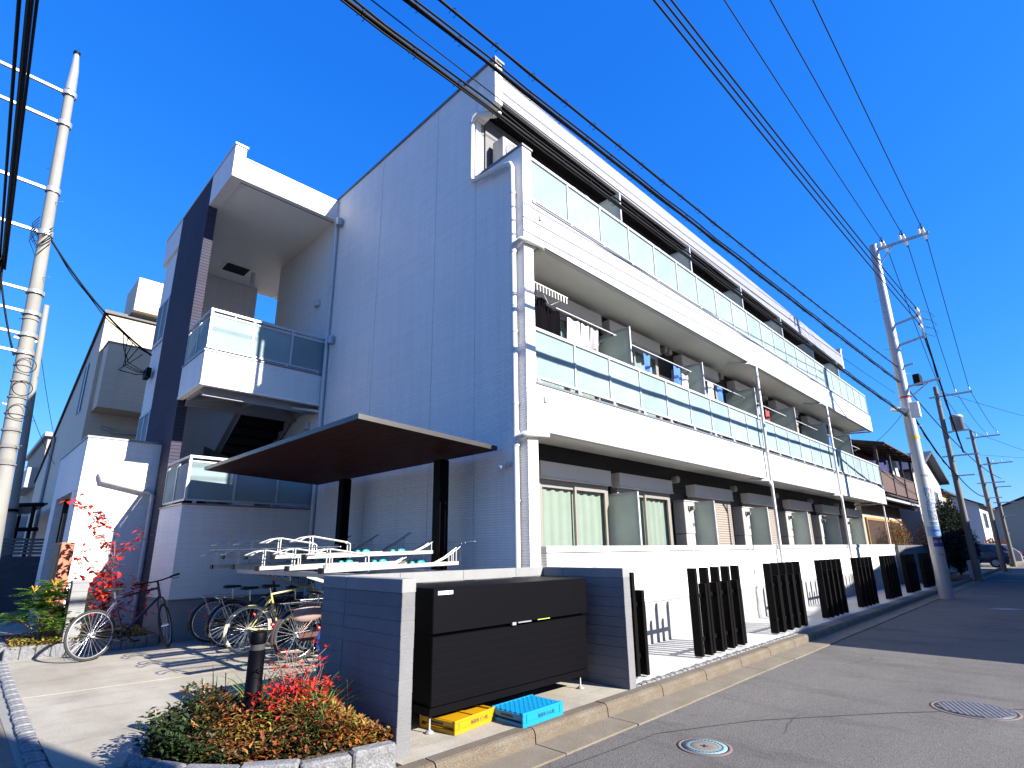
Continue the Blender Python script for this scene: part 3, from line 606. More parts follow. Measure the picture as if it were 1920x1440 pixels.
m = MB(); m.box(-.94, -.76, yf - .016, yf - .013, .740, .746); part('reflector_strip', m, mat('strip_yellow', (.55, .5, .1), .5), lid)
m = MB(); m.box(x0 + .05, x0 + .21, yf - .0145, yf - .0125, 1.045, 1.075); part('sticker', m, mat('sticker_white', (.62, .72, .8), .5), lid)
m = MB(); m.box(x0 + .01, x1 - .01, yf + .01, yf + .05, .13, .19); m.box(x0 + .01, x0 + .05, yf + .05, yb, .13, .19); m.box(x1 - .05, x1 - .01, yf + .05, yb, .13, .19); part('base_frame', m, BLKM, WB)
for x in (x0 + .05, x1 - .08):
    for y in (yf + .06, yb - .06):
        m = MB(); m.lathe([(.0, .0), (.038, 0), (.038, .008), (.02, .022), (.008, .028), (.008, .13), (0, .13)], (x, y, 0), 14); part('foot', m, GALV, WB)
for x in (x0 + .35, x1 - .35, -1.2): m = MB(); m.box(x - .05, x + .05, yb - .03, yb + .023, 1.1, 1.104); part('hinge', m, BLK, lid)
# ------------------------------------------------------------------ folded crates
YEL = mat('crate_yellow', (.42, .215, .0), .45, .06, 6); CYA = mat('crate_cyan', (.0, .20, .40), .45, .06, 6); INK = mat('crate_ink', (.02, .03, .05), .6)
def letters(txt, size, m, parent, loc, rot, name='lettering', label=None):
    me = text_mesh(txt, size, .0006); me.materials.clear(); me.materials.append(m)
    o = bpy.data.objects.new(name, me); link(o, parent); o.location = loc; o.rotation_euler = rot; return tag(o, label)
def crate(lab, col, loc, rz, w, d, h, txt, lattice):
    t = thing('folding_crate', lab, 'crate', loc, rz, 'folded recycling crates')
    m = MB(); m.cbox(-w / 2, w / 2, -d / 2, d / 2, 0, .03, .004); part('base', m, col, t, True)
    m = MB(); m.cbox(-w / 2, w / 2, -d / 2, -d / 2 + .018, .031, h, .003); m.cbox(-w / 2, w / 2, d / 2 - .018, d / 2, .031, h, .003)
    m.box(-w / 2, -w / 2 + .016, -d / 2 + .018, d / 2 - .018, .055, h - .012); m.box(w / 2 - .016, w / 2, -d / 2 + .018, d / 2 - .018, .055, h - .012)
    m.box(-w / 2 + .01, w / 2 - .01, -d / 2 - .004, -d / 2, .036, .042); m.box(-w / 2 + .01, w / 2 - .01, -d / 2 - .004, -d / 2, h - .02, h - .014)
    for sx in (-1, 1): m.box(sx * (w / 2 - .05) - .006, sx * (w / 2 - .05) + .006, -d / 2 - .005, -d / 2, .03, h - .01)
    part('frame', m, col, t, True)
    if lattice:
        m = MB(); n = 22
        for k in range(n):
            for sgn in (1, -1):
                xa = -w / 2 + (k / n) * (w + d) - (0 if sgn > 0 else 0); pts = []
                # diagonal bar clipped to the lid
                ya = -d / 2 + .02; yb_ = d / 2 - .02; xs = -w / 2 - d + (k + .5) * (w + 2 * d) / n
                xe = xs + sgn * (yb_ - ya)
                p = [(xs, ya), (xe, yb_)]
                def clip(a, b):
                    lo, hi = 0., 1.; dx = b[0] - a[0]
                    for lim, s in ((-w / 2 + .012, 1), (w / 2 - .012, -1)):
                        f0 = s * (a[0] - lim); f1 = s * (b[0] - lim)
                        if f0 < 0 and f1 < 0: return None
                        if f0 < 0: lo = max(lo, f0 / (f0 - f1))
                        if f1 < 0: hi = min(hi, f0 / (f0 - f1))
                    return None if lo >= hi else ((a[0] + dx * lo, a[1] + (b[1] - a[1]) * lo), (a[0] + dx * hi, a[1] + (b[1] - a[1]) * hi))
                c = clip(*p)
                if c: m.beam((*c[0], h - .004 - (.002 if sgn > 0 else 0)), (*c[1], h - .004 - (.002 if sgn > 0 else 0)), .007, .008)
        part('lattice', m, col, t, True); m = MB(); m.box(-w / 2 + .016, w / 2 - .016, -d / 2 + .018, d / 2 - .018, .04, h - .012); part('panel', m, col, t, True)
    else:
        m = MB(); m.cbox(-w / 2 + .03, -.02, -d / 2 + .025, d / 2 - .025, .032, h - .012, .003); m.cbox(.02, w / 2 - .06, -d / 2 + .025, d / 2 - .025, .032, h - .016, .003); part('panel', m, col, t, True)
        m = MB(); m.box(-.02, .02, -d / 2 + .018, d / 2 - .018, .032, h - .004); m.box(w / 2 - .05, w / 2 - .03, -d / 2 + .02, d / 2 - .02, .032, h - .006); part('rib', m, col, t, True)
    m = MB(); m.box(-w / 2 - .002, -w / 2 + .003, -.07, .07, h * .55, h * .72); part('handle', m, INK, t, True)
    letters(txt, .034, INK, t, (.03, -d / 2 - .0055, h * .52), (math.pi / 2, 0, 0), 'lettering')
    return t
crate('yellow folded plastic crate under the black waste box', YEL, (-1.84, -.86, .001), math.radians(8), .53, .40, .10, '新座市 ビン用', False)
crate('bright blue folded plastic crate on the kerb edge', CYA, (-1.32, -1.17, .001), math.radians(1.5), .53, .37, .105, '新座市 かん用', True)

# ================================================================== SLATTED SCREENS
SLAT = mat('screen_black', (.0022, .0017, .0019), .6, .25, 9, .05, 80, spec=.1)
tall = MB().cbox(-.03, .03, -.06, .06, .02, 1.135, .003).mesh('slat', SLAT); low = MB().cbox(-.028, .028, -.05, .05, .02, .93, .003).mesh('slat', SLAT)
bar = MB(); bar.box(-.73, .73, -.012, .012, .2, .25); bar.box(-.73, .73, -.012, .012, .75, .8)
bar = bar.mesh('tie_bar', SLAT); sf = MB().box(-.025, .025, -.05, .05, 0, .02).mesh('foot', GALV)
names = ['black slatted screen cut off by the block wall, nearest of the row', 'black slatted screen standing second in the row, first seen whole', 'black slatted screen third in the row before the white wall', 'black slatted screen fourth in the row before the white wall', 'black slatted screen fifth in the row before the white wall', 'black slatted screen sixth in the row, beside the end of the white wall', 'black slatted screen seventh in the row, by the block fence', 'black slatted screen farthest in the row, just left of the pole']
for i, xc in enumerate((.02 - .0, 2.84, 5.55, 8.25, 10.95, 13.7, 16.45, 19.2)):
    t = thing('slatted_screen', names[i], 'screen', (xc, -1.06, 0), (0, .006, -.008, .004, -.004, .01, -.006, .005)[i], 'slatted screens along the sidewalk')
    for k in range(9):
        x = -.70 + k * .175
        if i == 0:
            if k < 7: continue
            x = .57 if k == 7 else .70
        tl = (k % 2 == 0) if i else (k == 7)
        inst('slat', tall if tl else low, t, (x, (.025 if tl else -.025), 0))
        if tl: inst('foot', sf, t, (x, .025, 0))
    if i == 0:
        m = MB(); m.box(.19, .72, -.012, .012, .2, .25); m.box(.19, .72, -.012, .012, .75, .8); part('tie_bar', m, SLAT, t, True)
    else: inst('tie_bar', bar, t, (0, 0, 0))

# ================================================================== CANOPY OVER THE BICYCLE RACK
CN = thing('bike_canopy', 'flat bicycle shelter roof with brown wood soffit and black posts', 'canopy', (-.4, 2.7, 0))
def sl(x, z): return z + (x + .12) * (2.74 - 2.84) / 2.06   # slope of the roof
def slab(x0, x1, y0, y1, t0, t1):
    m = MB(); P = [(x0, y0), (x1, y0), (x1, y1), (x0, y1)]
    zz = lambda x: 2.72 - (x + .12) * .05
    m.add([(x, y, zz(x) + t0) for x, y in P] + [(x, y, zz(x) + t1) for x, y in P], [(0, 3, 2, 1), (4, 5, 6, 7), (0, 1, 5, 4), (1, 2, 6, 5), (2, 3, 7, 6), (3, 0, 4, 7)]); return m
CX0, CX1, CY0, CY1 = -2.22, -.11, .47, 5.72
part('roof', slab(CX0 + .012, CX1 - .012, CY0 + .012, CY1 - .012, .006, .05), mat('roof_dark', (.02, .02, .022), .4), CN)
m = slab(CX0, CX1, CY0, CY0 + .012, -.004, .055)
for a in ((CX0, CX1, CY1 - .012, CY1), (CX0, CX0 + .012, CY0 + .012, CY1 - .012), (CX1 - .012, CX1, CY0 + .012, CY1 - .012)):
    q = slab(*a, -.004, .055); m.add(q.v, q.f)
part('edge_trim', m, mat('trim_bronze', (.05, .045, .043), .35, metal=.4), CN)
n = 14
for k in range(n):
    w_ = (CX1 - CX0 - .03) / n; a = CX0 + .015 + k * w_
    part('soffit_board', slab(a + .0015, a + w_ - .0015, CY0 + .013, CY1 - .013, .0, .005), WOODS, CN)
for y in (1.36, 4.12):
    m = MB(); m.cbox(-.45, -.29, y - .085, y + .085, 0, 2.66, .01); part('post', m, BLKM, CN)

# ================================================================== TWO-TIER BICYCLE RACK
RK = thing('bicycle_rack', 'two-tier steel bicycle rack with pale upper trays and wire loops', 'bike rack', (-1.2, 3.0, 0))
TRAY = mat('rack_tray', (.36, .34, .30), .45, .06, 4, metal=.2); WIRE = mat('rack_wire', (.5, .49, .46), .4, .05, 9, metal=.2); TEAL = mat('rack_teal', (.012, .27, .25), .4)
def tray(y, z, first):
    xa, xb = -2.25, -.38; dz = .02
    m = MB(); zz = lambda x: z + (x - xa) * dz
    for yo, h0, h1 in ((-.05, 0, .045), (.044, 0, .045)):
        m.add([(xa, y + yo, zz(xa) + h0), (xb, y + yo, zz(xb) + h0), (xb, y + yo + .006, zz(xb) + h0), (xa, y + yo + .006, zz(xa) + h0), (xa, y + yo, zz(xa) + h1), (xb, y + yo, zz(xb) + h1), (xb, y + yo + .006, zz(xb) + h1), (xa, y + yo + .006, zz(xa) + h1)], [(0, 3, 2, 1), (4, 5, 6, 7), (0, 1, 5, 4), (1, 2, 6, 5), (2, 3, 7, 6), (3, 0, 4, 7)])
    m.add([(xa, y - .044, zz(xa)), (xb, y - .044, zz(xb)), (xb, y + .044, zz(xb)), (xa, y + .044, zz(xa)), (xa, y - .044, zz(xa) + .005), (xb, y - .044, zz(xb) + .005), (xb, y + .044, zz(xb) + .005), (xa, y + .044, zz(xa) + .005)], [(0, 3, 2, 1), (4, 5, 6, 7), (0, 1, 5, 4), (1, 2, 6, 5), (2, 3, 7, 6), (3, 0, 4, 7)])
    t = part('upper_tray', m, TRAY, RK)
    m = MB(); m.box(xa - .02, xa, y - .055, y + .055, z - .01, z + .05); part('end_cap', m, BLK, t)
    m = MB()
    # wheel guide at the open end: two wire hoops with a splayed mouth
    for s in (-1, 1):
        yy = y + s * .035
        m.tube([(xa + .06, yy, z), (xa + .06, yy, z + .235), (xa + .05, yy + s * .0, z + .25), (xa - .04, yy + s * .03, z + .235), (xa - .14, yy + s * .07, z + .19)], .008, 5)
        m.tube([(xa + .06, yy, z + .25), (xa + .50, yy, z + .185), (xa + .54, yy, z + .165), (xa + .545, yy, z + .0)], .008, 5)
    m.tube([(xa - .14, y - .105, z + .19), (xa - .17, y - .05, z + .185), (xa - .17, y + .05, z + .185), (xa - .14, y + .105, z + .19)], .008, 5)
    m.tube([(xa + .54, y - .035, z + .165), (xa + .54, y + .035, z + .165)], .008, 5)
    part('wheel_guide', m, WIRE, t)
    m = MB(); ze = zz(xb)
    for s in (-1, 1):
        yy = y + s * .03
        m.tube([(xb - .35, yy, ze + .03), (xb - .18, yy, ze + .10), (xb + .16, yy, ze + .30)], .008, 5)
        for q in (.25, .5, .75): m.tube([(xb - .18 + .3 * q, yy, ze + .10 + .176 * q), (xb - .18 + .3 * q, yy, ze - .0)], .007, 5)
    m.tube([(xb + .16, y - .03, ze + .30), (xb + .16, y + .03, ze + .30)], .008, 5)
    part('front_stop', m, WIRE, t)
    m = MB(); m.ball((-.95, y, zz(-.95) + .05), .05, 12, 6, (1.3, .5, .6)); m.ball((-1.08, y, zz(-1.08) + .05), .04, 10, 6, (1, .5, .6)); part('wheel_clip', m, TEAL, t)
for k, y in enumerate((.98, 1.85, 2.75, 3.65, 4.55)): tray(y, 1.19 + .012 * (k % 2), k == 0)
for k, y in enumerate((1.42, 2.3, 3.2, 4.1)): tray(y, 1.335, False)
m = MB()
for x in (-.55, -1.75): m.box(x - .03, x + .03, .8, 4.85, 1.10, 1.16)
for y in (.82, 2.5, 4.2):
    m.box(-.60, -.54, y - .03, y + .03, 0, 1.10)
    m.beam((-.57, y, .75), (-1.7, y, 1.1), .04, .04)
part('rack_frame', m, TRAY, RK)
m = MB(); m.tube([(-2.2, .7, 1.46), (-2.2, 4.9, 1.46)], .006, 5); m.tube([(-.3, .7, 1.52), (-.3, 4.9, 1.52)], .006, 5); part('tie_wire', m, WIRE, RK)
m = MB()
for k, y in enumerate((1.1, 1.75, 2.4, 3.05, 3.7, 4.35, 5.0, 5.5)): m.box(-1.6, -.4, y - .035, y + .035, .0, .012); m.box(-.62, -.42, y - .05, y - .04, 0, .35); m.box(-.62, -.42, y + .04, y + .05, 0, .35)
part('floor_rail', m, TRAY, RK)
# ================================================================== BICYCLES
TYRE = mat('tyre_black', (.018, .018, .02), .75); CHROME = mat('chrome', (.75, .75, .77), .18, .04, 9, metal=.95); SADM = mat('saddle_black', (.015, .015, .016), .5)
TAN = mat('tyre_tan', (.42, .36, .2), .7); RED = mat('reflector_red', (.55, .01, .01), .3); SPK = mat('spoke', (.6, .6, .62), .3, metal=.7); BLUET = mat('tyre_blue', (.03, .12, .55), .6)
R_W = .335
_w = {}
def wheel_meshes(tyre, rim):
    key = (tyre.name, rim.name)
    if key in _w: return _w[key]
    a = MB().ring((0, 0, 0), R_W - .018, .017, 'y', 36, 8).mesh('tyre', tyre); b = MB().ring((0, 0, 0), R_W - .042, .009, 'y', 36, 6).mesh('rim', rim)
    s = MB()
    for k in range(28):
        t = 2 * math.pi * k / 28; o = .35 * (1 if k % 2 else -1); sd = .022 * (1 if (k // 2) % 2 else -1)
        s.cyl((.02 * math.cos(t + o), sd, .02 * math.sin(t + o)), ((R_W - .05) * math.cos(t), 0, (R_W - .05) * math.sin(t)), .0016, n=4, caps=False)
    s = s.mesh('spokes', SPK); h = MB().cyl((0, -.05, 0), (0, .05, 0), .018, n=10).cyl((0, -.026, 0), (0, -.022, 0), .03, n=12).cyl((0, .022, 0), (0, .026, 0), .03, n=12).mesh('hub', CHROME)
    _w[key] = (a, b, s, h); return _w[key]
def bicycle(label, loc, rz, lean, steer, FR, tyre=TYRE, rim=CHROME, city=True, fend=None, basket=False, bag=None):
    t = thing('bicycle', label, 'bicycle', loc, rz, 'bicycles by the shelter'); t.rotation_euler = (lean, 0, rz); wb = 1.07
    a, b, s, h = wheel_meshes(tyre, rim)
    def wheel(mtx):
        w_ = bpy.data.objects.new('wheel', b); link(w_, t); w_.matrix_local = mtx
        for nm, me in (('tyre', a), ('spokes', s), ('hub', h)):
            c = bpy.data.objects.new(nm, me); link(c, w_)
        return w_
    wheel(Matrix.Translation((0, 0, R_W)))
    hz = V(.93, 0, .86)                                    # head tube centre
    SM = Matrix.Translation(hz) @ Matrix.Rotation(steer, 4, V(-.3, 0, 1).normalized()) @ Matrix.Translation(-hz)
    wheel(SM @ Matrix.Translation((wb, 0, R_W)))
    bb = V(.43, 0, .29); st = V(.27, 0, .80 if not city else .66); hd0 = V(.95, 0, .78); hd1 = V(.905, 0, .93)
    m = MB()
    if city: m.tube([bb, bb + V(.25, 0, .08), hd0 + V(-.06, 0, -.12), hd0 + V(-.005, 0, .02)], .019, 8); m.tube([V(.33, 0, .55), V(.6, 0, .5), hd0], .012, 8)
    else: m.tube([bb, hd0 + V(0, 0, .0)], .02, 8); m.tube([st, hd1 + V(.012, 0, -.03)], .017, 8)
    m.tube([bb, st], .017, 8); m.tube([hd0 + V(.004, 0, -.02), hd1], .02, 8)
    for sd in (-.055, .055): m.tube([bb + V(0, sd * .4, 0), V(0, sd, R_W)], .009, 6); m.tube([st + V(.01, sd * .3, -.06), V(0, sd, R_W)], .008, 6)
    m.cyl(bb + V(0, -.035, 0), bb + V(0, .035, 0), .024, n=10); part('frame', m, FR, t, True)
    m = MB()
    for sd in (-.05, .05): m.tube([hd0 + V(.005, sd * .6, -.03), hd0 + V(.02, sd, -.1), V(wb, sd, R_W)], .011, 6)
    m.tube([hd0 + V(.005, -.03, -.03), hd0 + V(.005, .03, -.03)], .013, 6); f = part('fork', m, FR, t, True); f.matrix_local = SM
    m = MB(); m.tube([hd1, hd1 + V(-.012, 0, .08)], .014, 8)
    top = hd1 + V(-.012, 0, .08)
    if city: m.tube([top + V(-.17, -.27, .06), top + V(-.06, -.24, .07), top + V(.05, -.08, .03), top, top + V(.05, .08, .03), top + V(-.06, .24, .07), top + V(-.17, .27, .06)], .011, 8)
    else: m.tube([top + V(-.02, -.30, .02), top + V(.03, -.05, .0), top + V(.03, .05, .0), top + V(-.02, .30, .02)], .012, 8)
    hb = part('handlebar', m, CHROME if city else BLK, t, True); hb.matrix_local = SM
    for sd in (-1, 1):
        g = MB()
        if city: g.tube([top + V(-.09, sd * .25, .068), top + V(-.20, sd * .275, .057)], .016, 8)
        else: g.tube([top + V(-.008, sd * .18, .012), top + V(-.02, sd * .31, .02)], .016, 8)
        g.tube([top + V(0, sd * .17, .0), top + V(.05, sd * .22, -.02), top + V(.03, sd * .29, -.02)], .005, 5); part('grip', g, BLK, hb, True)
    m = MB(); vs = []; n = 12      # saddle: tapered padded shape
    prof = [(-.13, .075, .045), (-.09, .085, .055), (-.03, .07, .05), (.04, .035, .042), (.10, .022, .036), (.14, .014, .03)]
    for x, wd, hh in prof:
        for k in range(n): q = 2 * math.pi * k / n; vs.append((st.x - .03 + x, wd * math.cos(q), st.z + (.2 if city else .12) + hh * .5 * math.sin(q) - abs(math.cos(q)) * .012))
    fs = [(i * n + k, i * n + (k + 1) % n, (i + 1) * n + (k + 1) % n, (i + 1) * n + k) for i in range(len(prof) - 1) for k in range(n)] + [tuple(range(n - 1, -1, -1)), tuple(range(len(vs) - n, len(vs)))]
    m.add(vs, fs, 0, True); sa = part('saddle', m, SADM, t, True)
    m = MB(); m.tube([st, st + V(-.02, 0, .18 if city else .1)], .013, 8); part('seat_post', m, CHROME, sa, True)
    m = MB(); m.ring(bb + V(0, -.045, 0), .09, .006, 'y', 24, 5); m.tube([bb + V(0, -.06, 0), bb + V(.12, -.065, -.11)], .011, 6); m.tube([bb + V(0, .06, 0), bb + V(-.12, .065, .11)], .011, 6)
    for k in range(5): q = k * 1.2566; m.tube([bb + V(0, -.045, 0), bb + V(.09 * math.cos(q), -.045, .09 * math.sin(q))], .005, 4)
    ck = part('crankset', m, CHROME if city else BLK, t, True)
    for p_, sd in ((bb + V(.12, -.11, -.11), 1), (bb + V(-.12, .11, .11), 1)): q = MB(); q.box(p_.x - .045, p_.x + .045, p_.y - .04, p_.y + .04, p_.z - .012, p_.z + .012); part('pedal', q, BLK, ck, True)
    m = MB(); m.tube([bb + V(0, -.045, .09), V(0, -.045, R_W + .035)], .004, 4); m.tube([bb + V(0, -.045, -.09), V(0, -.045, R_W - .035)], .004, 4); m.cyl((0, -.05, R_W), (0, -.04, R_W), .036, n=16); part('chain', m, STEEL, t, True)
    if city:
        m = MB(); m.box(.0, .50, -.062, -.05, .25, .36); part('chain_guard', m, FR if not fend else fend, t, True)
        for x, lo, hi, mt in ((0, -.3, 3.5, None), (wb, .35, 2.9, SM)):
            vs = []; n = 14; pr = ((-.03, 0), (-.022, .012), (0, .018), (.022, .012), (.03, 0))
            for k in range(n + 1):
                q = lo + (hi - lo) * k / n
                for yy, dr in pr: r = R_W + .012 + dr; vs.append((x + r * math.cos(q), yy, R_W + r * math.sin(q)))
            m = MB(); m.add(vs, [(k * 5 + i, (k + 1) * 5 + i, (k + 1) * 5 + i + 1, k * 5 + i + 1) for k in range(n) for i in range(4)], 0, True); o = part('mudguard', m, fend or FR, t, True)
            if mt: o.matrix_local = mt
        m = MB()
        for sd in (-.06, .06): m.tube([(.24, sd, .74), (-.26, sd, .735)], .006, 5); m.tube([(-.2, sd, .735), (0, sd * 1.1, R_W)], .005, 5)
        for k in range(4): m.tube([(-.24 + k * .12, -.06, .737), (-.24 + k * .12, .06, .737)], .005, 5)
        part('rear_carrier', m, CHROME, t, True)
        m = MB(); m.cyl((-.352, 0, R_W + .16), (-.37, 0, R_W + .15), .03, n=12); part('tail_reflector', m, RED, t, True)
    m = MB(); m.tube([(.02, .07, R_W - .02), (-.06, .14, .02)], .008, 6); part('kickstand', m, CHROME, t, True)
    if basket:
        m = MB(); bx, bz = 1.12, .84
        for k in range(6):
            z = bz + k * .045; e = .10 + .006 * k; m.tube([(bx - e, -e - .04, z), (bx + e, -e - .04, z), (bx + e, e + .04, z), (bx - e, e + .04, z)], .003, 4, True)
        for k in range(7):
            f_ = -1 + k / 3.0
            for sx in (-1, 1): m.tube([(bx + sx * .10, f_ * .14, bz), (bx + sx * .13, f_ * .17, bz + .225)], .0028, 4)
            for sy in (-1, 1): m.tube([(bx + f_ * .10, sy * .14, bz), (bx + f_ * .13, sy * .17, bz + .225)], .0028, 4)
        o = part('basket', m, BLK, t, True); o.matrix_local = SM
    if bag: m = MB(); m.ball((.12, 0, .60), .2, 14, 8, (1.25, .35, .62)); part('chain_case', m, bag, t, True)
    return t
PAI = lambda n, c: mat(n, c, .3, .05, 9, coat=.4)
bicycle('black cross bike leaning beside the red-leaved tree', (-3.52, 5.06, .0), math.radians(22), math.radians(-5), math.radians(42), PAI('bike_navy', (.012, .014, .04)), TYRE, mat('rim_grey', (.35, .35, .36), .35, metal=.6), city=False)
bicycle('brown city bicycle with chrome mudguard nearest the block wall', (-1.62, 2.82, .01), math.radians(3), math.radians(3), 0, PAI('bike_brown', (.22, .10, .06)), TYRE, CHROME, fend=PAI('guard_brown', (.10, .05, .045)), bag=PAI('case_taupe', (.30, .21, .19)), basket=True)
bicycle('olive framed bicycle with tan tyre and bright rim', (-1.88, 3.86, .01), math.radians(-2), math.radians(3), 0, PAI('bike_olive', (.36, .33, .11)), TAN, mat('rim_white', (.8, .8, .8), .3), city=False)
bicycle('black city bicycle with silver rear carrier third in the rack', (-1.84, 4.72, .01), math.radians(2), math.radians(2), 0, PAI('bike_black', (.01, .01, .012)), basket=True)
bicycle('black city bicycle at the back of the rack against the white landing wall', (-1.86, 5.45, .01), math.radians(-3), math.radians(2), 0, PAI('bike_black', (.01, .01, .012)))
bicycle('blue city bicycle mostly hidden behind the block wall', (-1.36, 2.05, .01), math.radians(2), math.radians(3), 0, PAI('bike_blue', (.02, .08, .4)), BLUET, basket=True)

bicycle('black city bicycle half hidden behind the olive bicycle', (-1.3, 4.28, .01), math.radians(2), math.radians(3), 0, PAI('bike_black', (.01, .01, .012)), basket=True)
bicycle('dark grey city bicycle between the brown and the olive bicycles', (-1.15, 3.34, .01), math.radians(-2), math.radians(3), 0, PAI('bike_grey', (.03, .03, .035)), basket=True)

# ================================================================== BOLLARD, PLANTERS AND PLANTS
BO = thing('bollard_light', 'black cylindrical bollard light standing in the corner planting', 'bollard', (-3.36, -.3, 0))
m = MB(); m.lathe([(.058, 0), (.058, .70), (.0, .70)], (-3.36, -.3, 0), 28); part('post', m, BLKM, BO)
m = MB(); m.lathe([(.052, .70), (.052, .745)], (-3.36, -.3, 0), 28); part('lens', m, mat('lens_dark', (.05, .05, .055), .15), BO)
m = MB(); m.lathe([(.0, .744), (.058, .744), (.059, .752), (.059, .818), (.055, .825), (0, .825)], (-3.36, -.3, 0), 28); part('cap', m, BLKM, BO)
def leaf(m, p, d, up, L, W, tint, fold=.25):
    """pointed leaf of two folded faces"""
    d = d.normalized(); s = d.cross(up)
    if s.length < 1e-3: s = V(1, 0, 0)
    s.normalize(); n_ = s.cross(d)
    a = p; b = p + d * L; c = p + d * L * .45 + s * W * .5 + n_ * W * fold; e = p + d * L * .45 - s * W * .5 + n_ * W * fold
    i = len(m.v); m.v += [tuple(a), tuple(c), tuple(b), tuple(e)]; m.f += [[i, i + 1, i + 2], [i, i + 2, i + 3]]; m.m += [0, 0]; m.sm += [False, False]
    if m.t is None: m.t = []
    m.t += [tint, tint]
def rdir(zlo=-.3, zhi=1.):
    a = random.uniform(0, 6.283); z = random.uniform(zlo, zhi); r = math.sqrt(max(.05, 1 - z * z)); return V(r * math.cos(a), r * math.sin(a), z)
def blade(m, p, d, L, W, tint, bend=.6):
    """grass blade: strip that arches over"""
    d = d.normalized(); s = V(-d.y, d.x, 0)
    if s.length < 1e-3: s = V(1, 0, 0)
    s.normalize(); pts = []; n = 5
    for k in range(n + 1):
        t = k / n; q = p + d * L * t + V(d.x, d.y, 0) * L * bend * t * t - V(0, 0, 1) * L * bend * .55 * t * t * t; pts.append((q, W * (1 - t) ** .7))
    if m.t is None: m.t = []
    i = len(m.v)
    for q, w_ in pts: m.v += [tuple(q - s * w_ / 2), tuple(q + s * w_ / 2)]
    for k in range(n): m.f.append([i + 2 * k, i + 2 * k + 1, i + 2 * k + 3, i + 2 * k + 2]); m.m.append(0); m.sm.append(True); m.t.append(min(1, max(0, tint)))
def inpoly(x, y, P):
    c = False
    for (x1, y1), (x2, y2) in zip(P, P[1:] + P[:1]):
        if (y1 > y) != (y2 > y) and x < (x2 - x1) * (y - y1) / (y2 - y1) + x1: c = not c
    return c
BED = [(-2.69, -1.16), (-3.0, -1.12), (-3.3, -1.04), (-3.58, -.86), (-3.82, -.6), (-4.0, -.28), (-3.95, -.04), (-3.75, .08), (-3.5, .22), (-3.1, .36), (-2.69, .36)]
PL = thing('planting_bed', 'granite-edged corner planting bed in front of the block wall', 'planter', (-3.4, -.4, 0))
m = MB(); m.prism(BED, 'z', -.1, .10); part('soil', m, SOIL, PL)
random.seed(5)
def edge_stones(P, closed, h, parent, step=.145, w=.09):
    d = 0
    for (x1, y1), (x2, y2) in zip(P, P[1:]):
        L_ = math.hypot(x2 - x1, y2 - y1); n = max(1, round(L_ / step)); rz = math.atan2(y2 - y1, x2 - x1)
        for k in range(n):
            t = (k + .5) / n; hh = h + random.uniform(-.008, .008); l2 = L_ / n / 2 - .0025
            m = MB(); m.cbox(-l2, l2, -w / 2 + random.uniform(-.006, .006), w / 2, -.12, hh, .014)
            cs, sn = math.cos(rz), math.sin(rz); cx, cy = x1 + (x2 - x1) * t, y1 + (y2 - y1) * t
            m.v = [(cx + a * cs - b * sn, cy + a * sn + b * cs, c + random.uniform(-.004, .004)) for a, b, c in m.v]
            part('granite_block', m, GRAN, parent)
edge_stones([(-2.72, -1.22), (-3.03, -1.18), (-3.34, -1.10), (-3.63, -.91), (-3.88, -.63), (-4.06, -.28), (-4.0, -.0)], False, .135, PL, .26, .11)
edge_stones([(-3.98, .02), (-3.75, .13), (-3.5, .27), (-3.1, .40), (-2.72, .40)], False, .04, PL, .2, .05)
# ground cover in the bed: bronze and green small leaves
GC = leafmat('groundcover_leaves', [(.010, .018, .005), (.03, .055, .01), (.11, .06, .014), (.24, .06, .018), (.34, .13, .03), (.26, .26, .04), (.11, .19, .03)], .3)
random.seed(21); m = MB(); n = 0
while n < 14000:
    x = random.uniform(-4.3, -2.68); y = random.uniform(-1.2, .4)
    if not inpoly(x, y, BED): continue
    edge = min(1, .25 + 1.2 * min(abs(x + 2.6), 1)); lean = x < -3.66 + random.gauss(0, .10)
    hgt = .10 + (.34 if x > -3.75 else .26) * (random.random() ** 1.2) * (.55 + .45 * math.sin(x * 5 + 1) * math.cos(y * 4)) * edge
    d = rdir(-.2, .8); g_ = (.5 + .5 * math.sin(x * 7.3 + y * 3) * math.cos(y * 6.1 - x * 2)) * .55 + random.uniform(-.1, .5)
    if lean: g_ = random.uniform(0, .22)
    leaf(m, V(x, y, hgt + .02), d, V(0, 0, 1), random.uniform(.025, .065), random.uniform(.016, .034), min(1, max(0, g_))); n += 1
for _ in range(500):  # trailing shoots over the left edge
    k = random.random(); x = -3.78 + random.uniform(-.2, .28); y = -.05 + random.uniform(-.25, .25); leaf(m, V(x, y, .06 + random.random() * .25), rdir(-.3, .6), V(0, 0, 1), .06, .035, random.uniform(0, .2))
gc = solo('ground_cover', m, GC, 'bronze and green ground cover filling the corner planting bed', 'ground cover', kind='stuff')
# arching grass clumps
GRS = leafmat('grass_blades', [(.03, .08, .012), (.08, .18, .02), (.2, .27, .03), (.36, .36, .05)], .35)
for i, (x, y, n, h, lab) in enumerate(((-2.98, -.62, 34, .30, 'arching grass clump in the middle of the corner bed'), (-2.84, -.25, 22, .34, 'grass clump against the block wall'), (-3.2, -.05, 20, .34, 'grass clump just right of the bollard'), (-3.15, -.85, 26, .24, 'yellow-green grass clump near the granite edge'), (-3.52, .05, 16, .28, 'thin grass clump left of the bollard'))):
    random.seed(60 + i); m = MB()
    for _ in range(n): blade(m, V(x + random.uniform(-.05, .05), y + random.uniform(-.05, .05), .18), rdir(.72, .98), random.uniform(1.3, 2.1) * h, .015, random.random(), random.uniform(.3, .9))
    solo('grass_clump', m, GRS, lab, 'grass', 'grass clumps in the corner bed')
